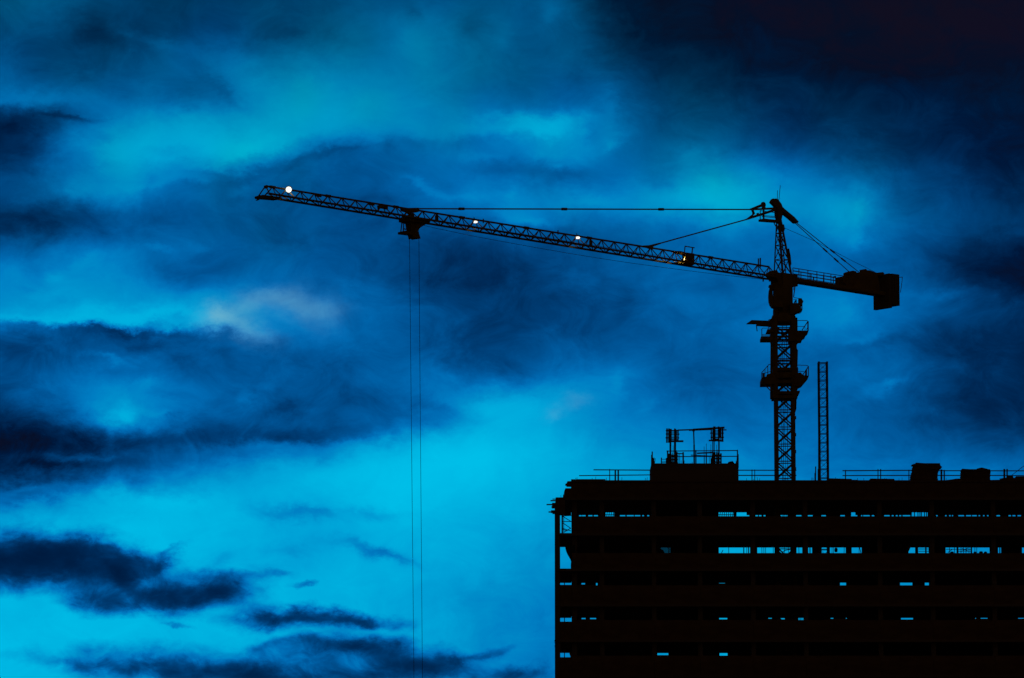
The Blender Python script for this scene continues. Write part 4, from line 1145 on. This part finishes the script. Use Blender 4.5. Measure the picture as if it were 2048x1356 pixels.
# counter-jib ----------------------------------------------------------------
cz = J(1600, 562.6).z
s_in, s_out = S(J(1584, 560)), S(J(1790, 588))
cj = jbox('counter_jib', s_out, s_in, cz - .2, cz + .16, -.62, .62)
for lat, posts in ((.6, (1586, 1598, 1616, 1634, 1648, 1662, 1686)), (-.6, (1586, 1602, 1620, 1622.4, 1647, 1672))):
    ss = [S(J(x, 562 + (x - 1600) * .155, lat)) for x in posts]
    base_p = lambda s: OJ + d * s + n * lat + Z * (cz + .16)
    for s in ss: rod('rail_post', base_p(s), base_p(s) + Z * .98, .09, cj)
    for h in (.34, .66, .98): rod('hand_rail', base_p(ss[0]) + Z * h, base_p(ss[-1]) + Z * h, .08, cj)
bar('access_gate', J(1666.8, 566), J(1666.4, 554), .09, cj); bar('access_gate', J(1666.4, 554), J(1671, 552.4), .09, cj); bar('access_gate', J(1671, 552.4), J(1672.6, 567), .1, cj)
bar('valve_stub', J(1627, 562), J(1627, 553.6), .12, cj)
# hoist winch and switch cabinet on the counter-jib
hw_ = jprism('hoist_winch', [(1675, 568), (1675, 555), (1684, 553), (1690, 556), (1693, 557), (1692, 547), (1697, 543.6), (1701, 542), (1708, 543.4), (1708, 545.6), (1724, 546.4), (1724, 539), (1727.6, 538.4), (1729, 541), (1735, 541.4), (1750, 546.6), (1756, 588), (1676, 573)], -.35, .35)
lathe('rope_drum', J(1684, 561) - n * .5, [(0, .42), (.04, .42), (.05, .3), (.95, .3), (.96, .42), (1.0, .42)], hw_, 'crane_paint', 18, n)
jprism('jib_rear_frame', [(1727, 541), (1748, 548), (1750, 546), (1762, 544.6), (1765, 548), (1758, 552), (1728, 547)], -.3, .3)
bar('gate_frame', J(1687.4, 560), J(1687.6, 547), .1, hw_); bar('gate_frame', J(1687.6, 547), J(1692, 545), .08, hw_)
# counterweight slabs: one broad inner slab, then narrower outer ones
s0 = S(J(1762, 580))
zt_, zb_ = J(1766, 550).z, J(1766, 619).z
jbox('counterweight', s0, s0 - .42, zb_ + .05, zt_, -1.1, 1.15, mat='concrete')
q = s0 - .43
for i in range(3):
    jbox('counterweight', q, q - .34, zb_ + .42 - .02 * i, zt_ + .02, -.15, 1.22 + .03 * i, mat='concrete'); q -= .35
for i in range(3):
    jbox('counterweight', s0 - .43 - .35 * i, s0 - .77 - .35 * i, zb_ + 1.3, zt_ - .1, -1.1, -.17, mat='concrete')
for i in range(8):
    c = J(1756 + i * 5.7, 550.5 + i * .35)
    bar('lifting_lug', c - Z * .25, c + Z * (.02 if i % 2 else -.04), .14, crane, 'rusty_steel')
for a in ((1799, 554.6, 1804.8, 554.2), (1804.8, 554.2, 1803.2, 571), (1803.2, 571, 1800.6, 585)):
    bar('end_rail', J(a[0], a[1]), J(a[2], a[3]), .06, crane)

# ------------------------------------------------------------------ floodlights on the jib (lit in the photograph)
def floodlight(px, py, size, aim, mat, power, label, tilt_housing=True, col_=(1.0, 0.9, 0.6), beam=None, lat=.25, bulge=.06, stem=.3):
    c = J(px, py, lat)
    aim = aim.normalized()
    h = lathe('floodlight', c - aim * (.2 * size / .4), [(0, size * .35), (size * .15, size * .56), (size * .42, size * .62), (size * .44, size * .56)], crane, 'rusty_steel', 20, aim)
    h['label'] = label
    lathe('lens', c + aim * (size * .03 - .002), [(0, size * .48), (size * bulge * .5, size * .47), (size * bulge * .8, size * .36), (size * bulge, size * .16), (size * bulge * 1.02, size * .02)], h, mat, 20, aim)
    bar('bracket', c - aim * .16, c - aim * .16 + Z * stem - n * .2, .07, h, 'rusty_steel')
    ld = bpy.data.lights.new('floodlight_beam', 'SPOT')
    ld.energy, ld.color, ld.spot_size, ld.spot_blend, ld.shadow_soft_size = power, col_, R(110), 0.5, 0.1
    lo = bpy.data.objects.new('floodlight_beam', ld)
    bp = c + aim * (size * .35)
    bd = (beam or aim).normalized()
    place(lo, Matrix.Translation(bp) @ bd.to_track_quat('-Z', 'Y').to_matrix().to_4x4(), h)
    return h
to_cam = (CAM - J(577, 379)).normalized()
floodlight(577.4, 379, .56, to_cam * .9 - Z * .1, 'bright_lamp_glass', 14, 'brightest floodlight, near the jib tip', beam=-Z + n * -.2, lat=.35, bulge=.2, stem=-.45)
floodlight(950.6, 443.6, .47, to_cam * .22 - Z * .62, 'lamp_glass', 14, 'floodlight on the jib just right of the trolley', beam=-Z + n * -.2)
floodlight(1155.4, 475.2, .47, to_cam * .24 - Z * .6, 'lamp_glass', 8, 'floodlight halfway along the jib', beam=-Z + n * -.2)
floodlight(1369.5, 515.0, .13, -Z * .8 + d * .75 + n * .25, 'warm_lamp_glass', 80, 'floodlight tucked under the trolley winch, lighting the jib yellow', beam=-Z + d * 1.3 + n * -.1, lat=.5, col_=(1.0, 0.85, 0.4))
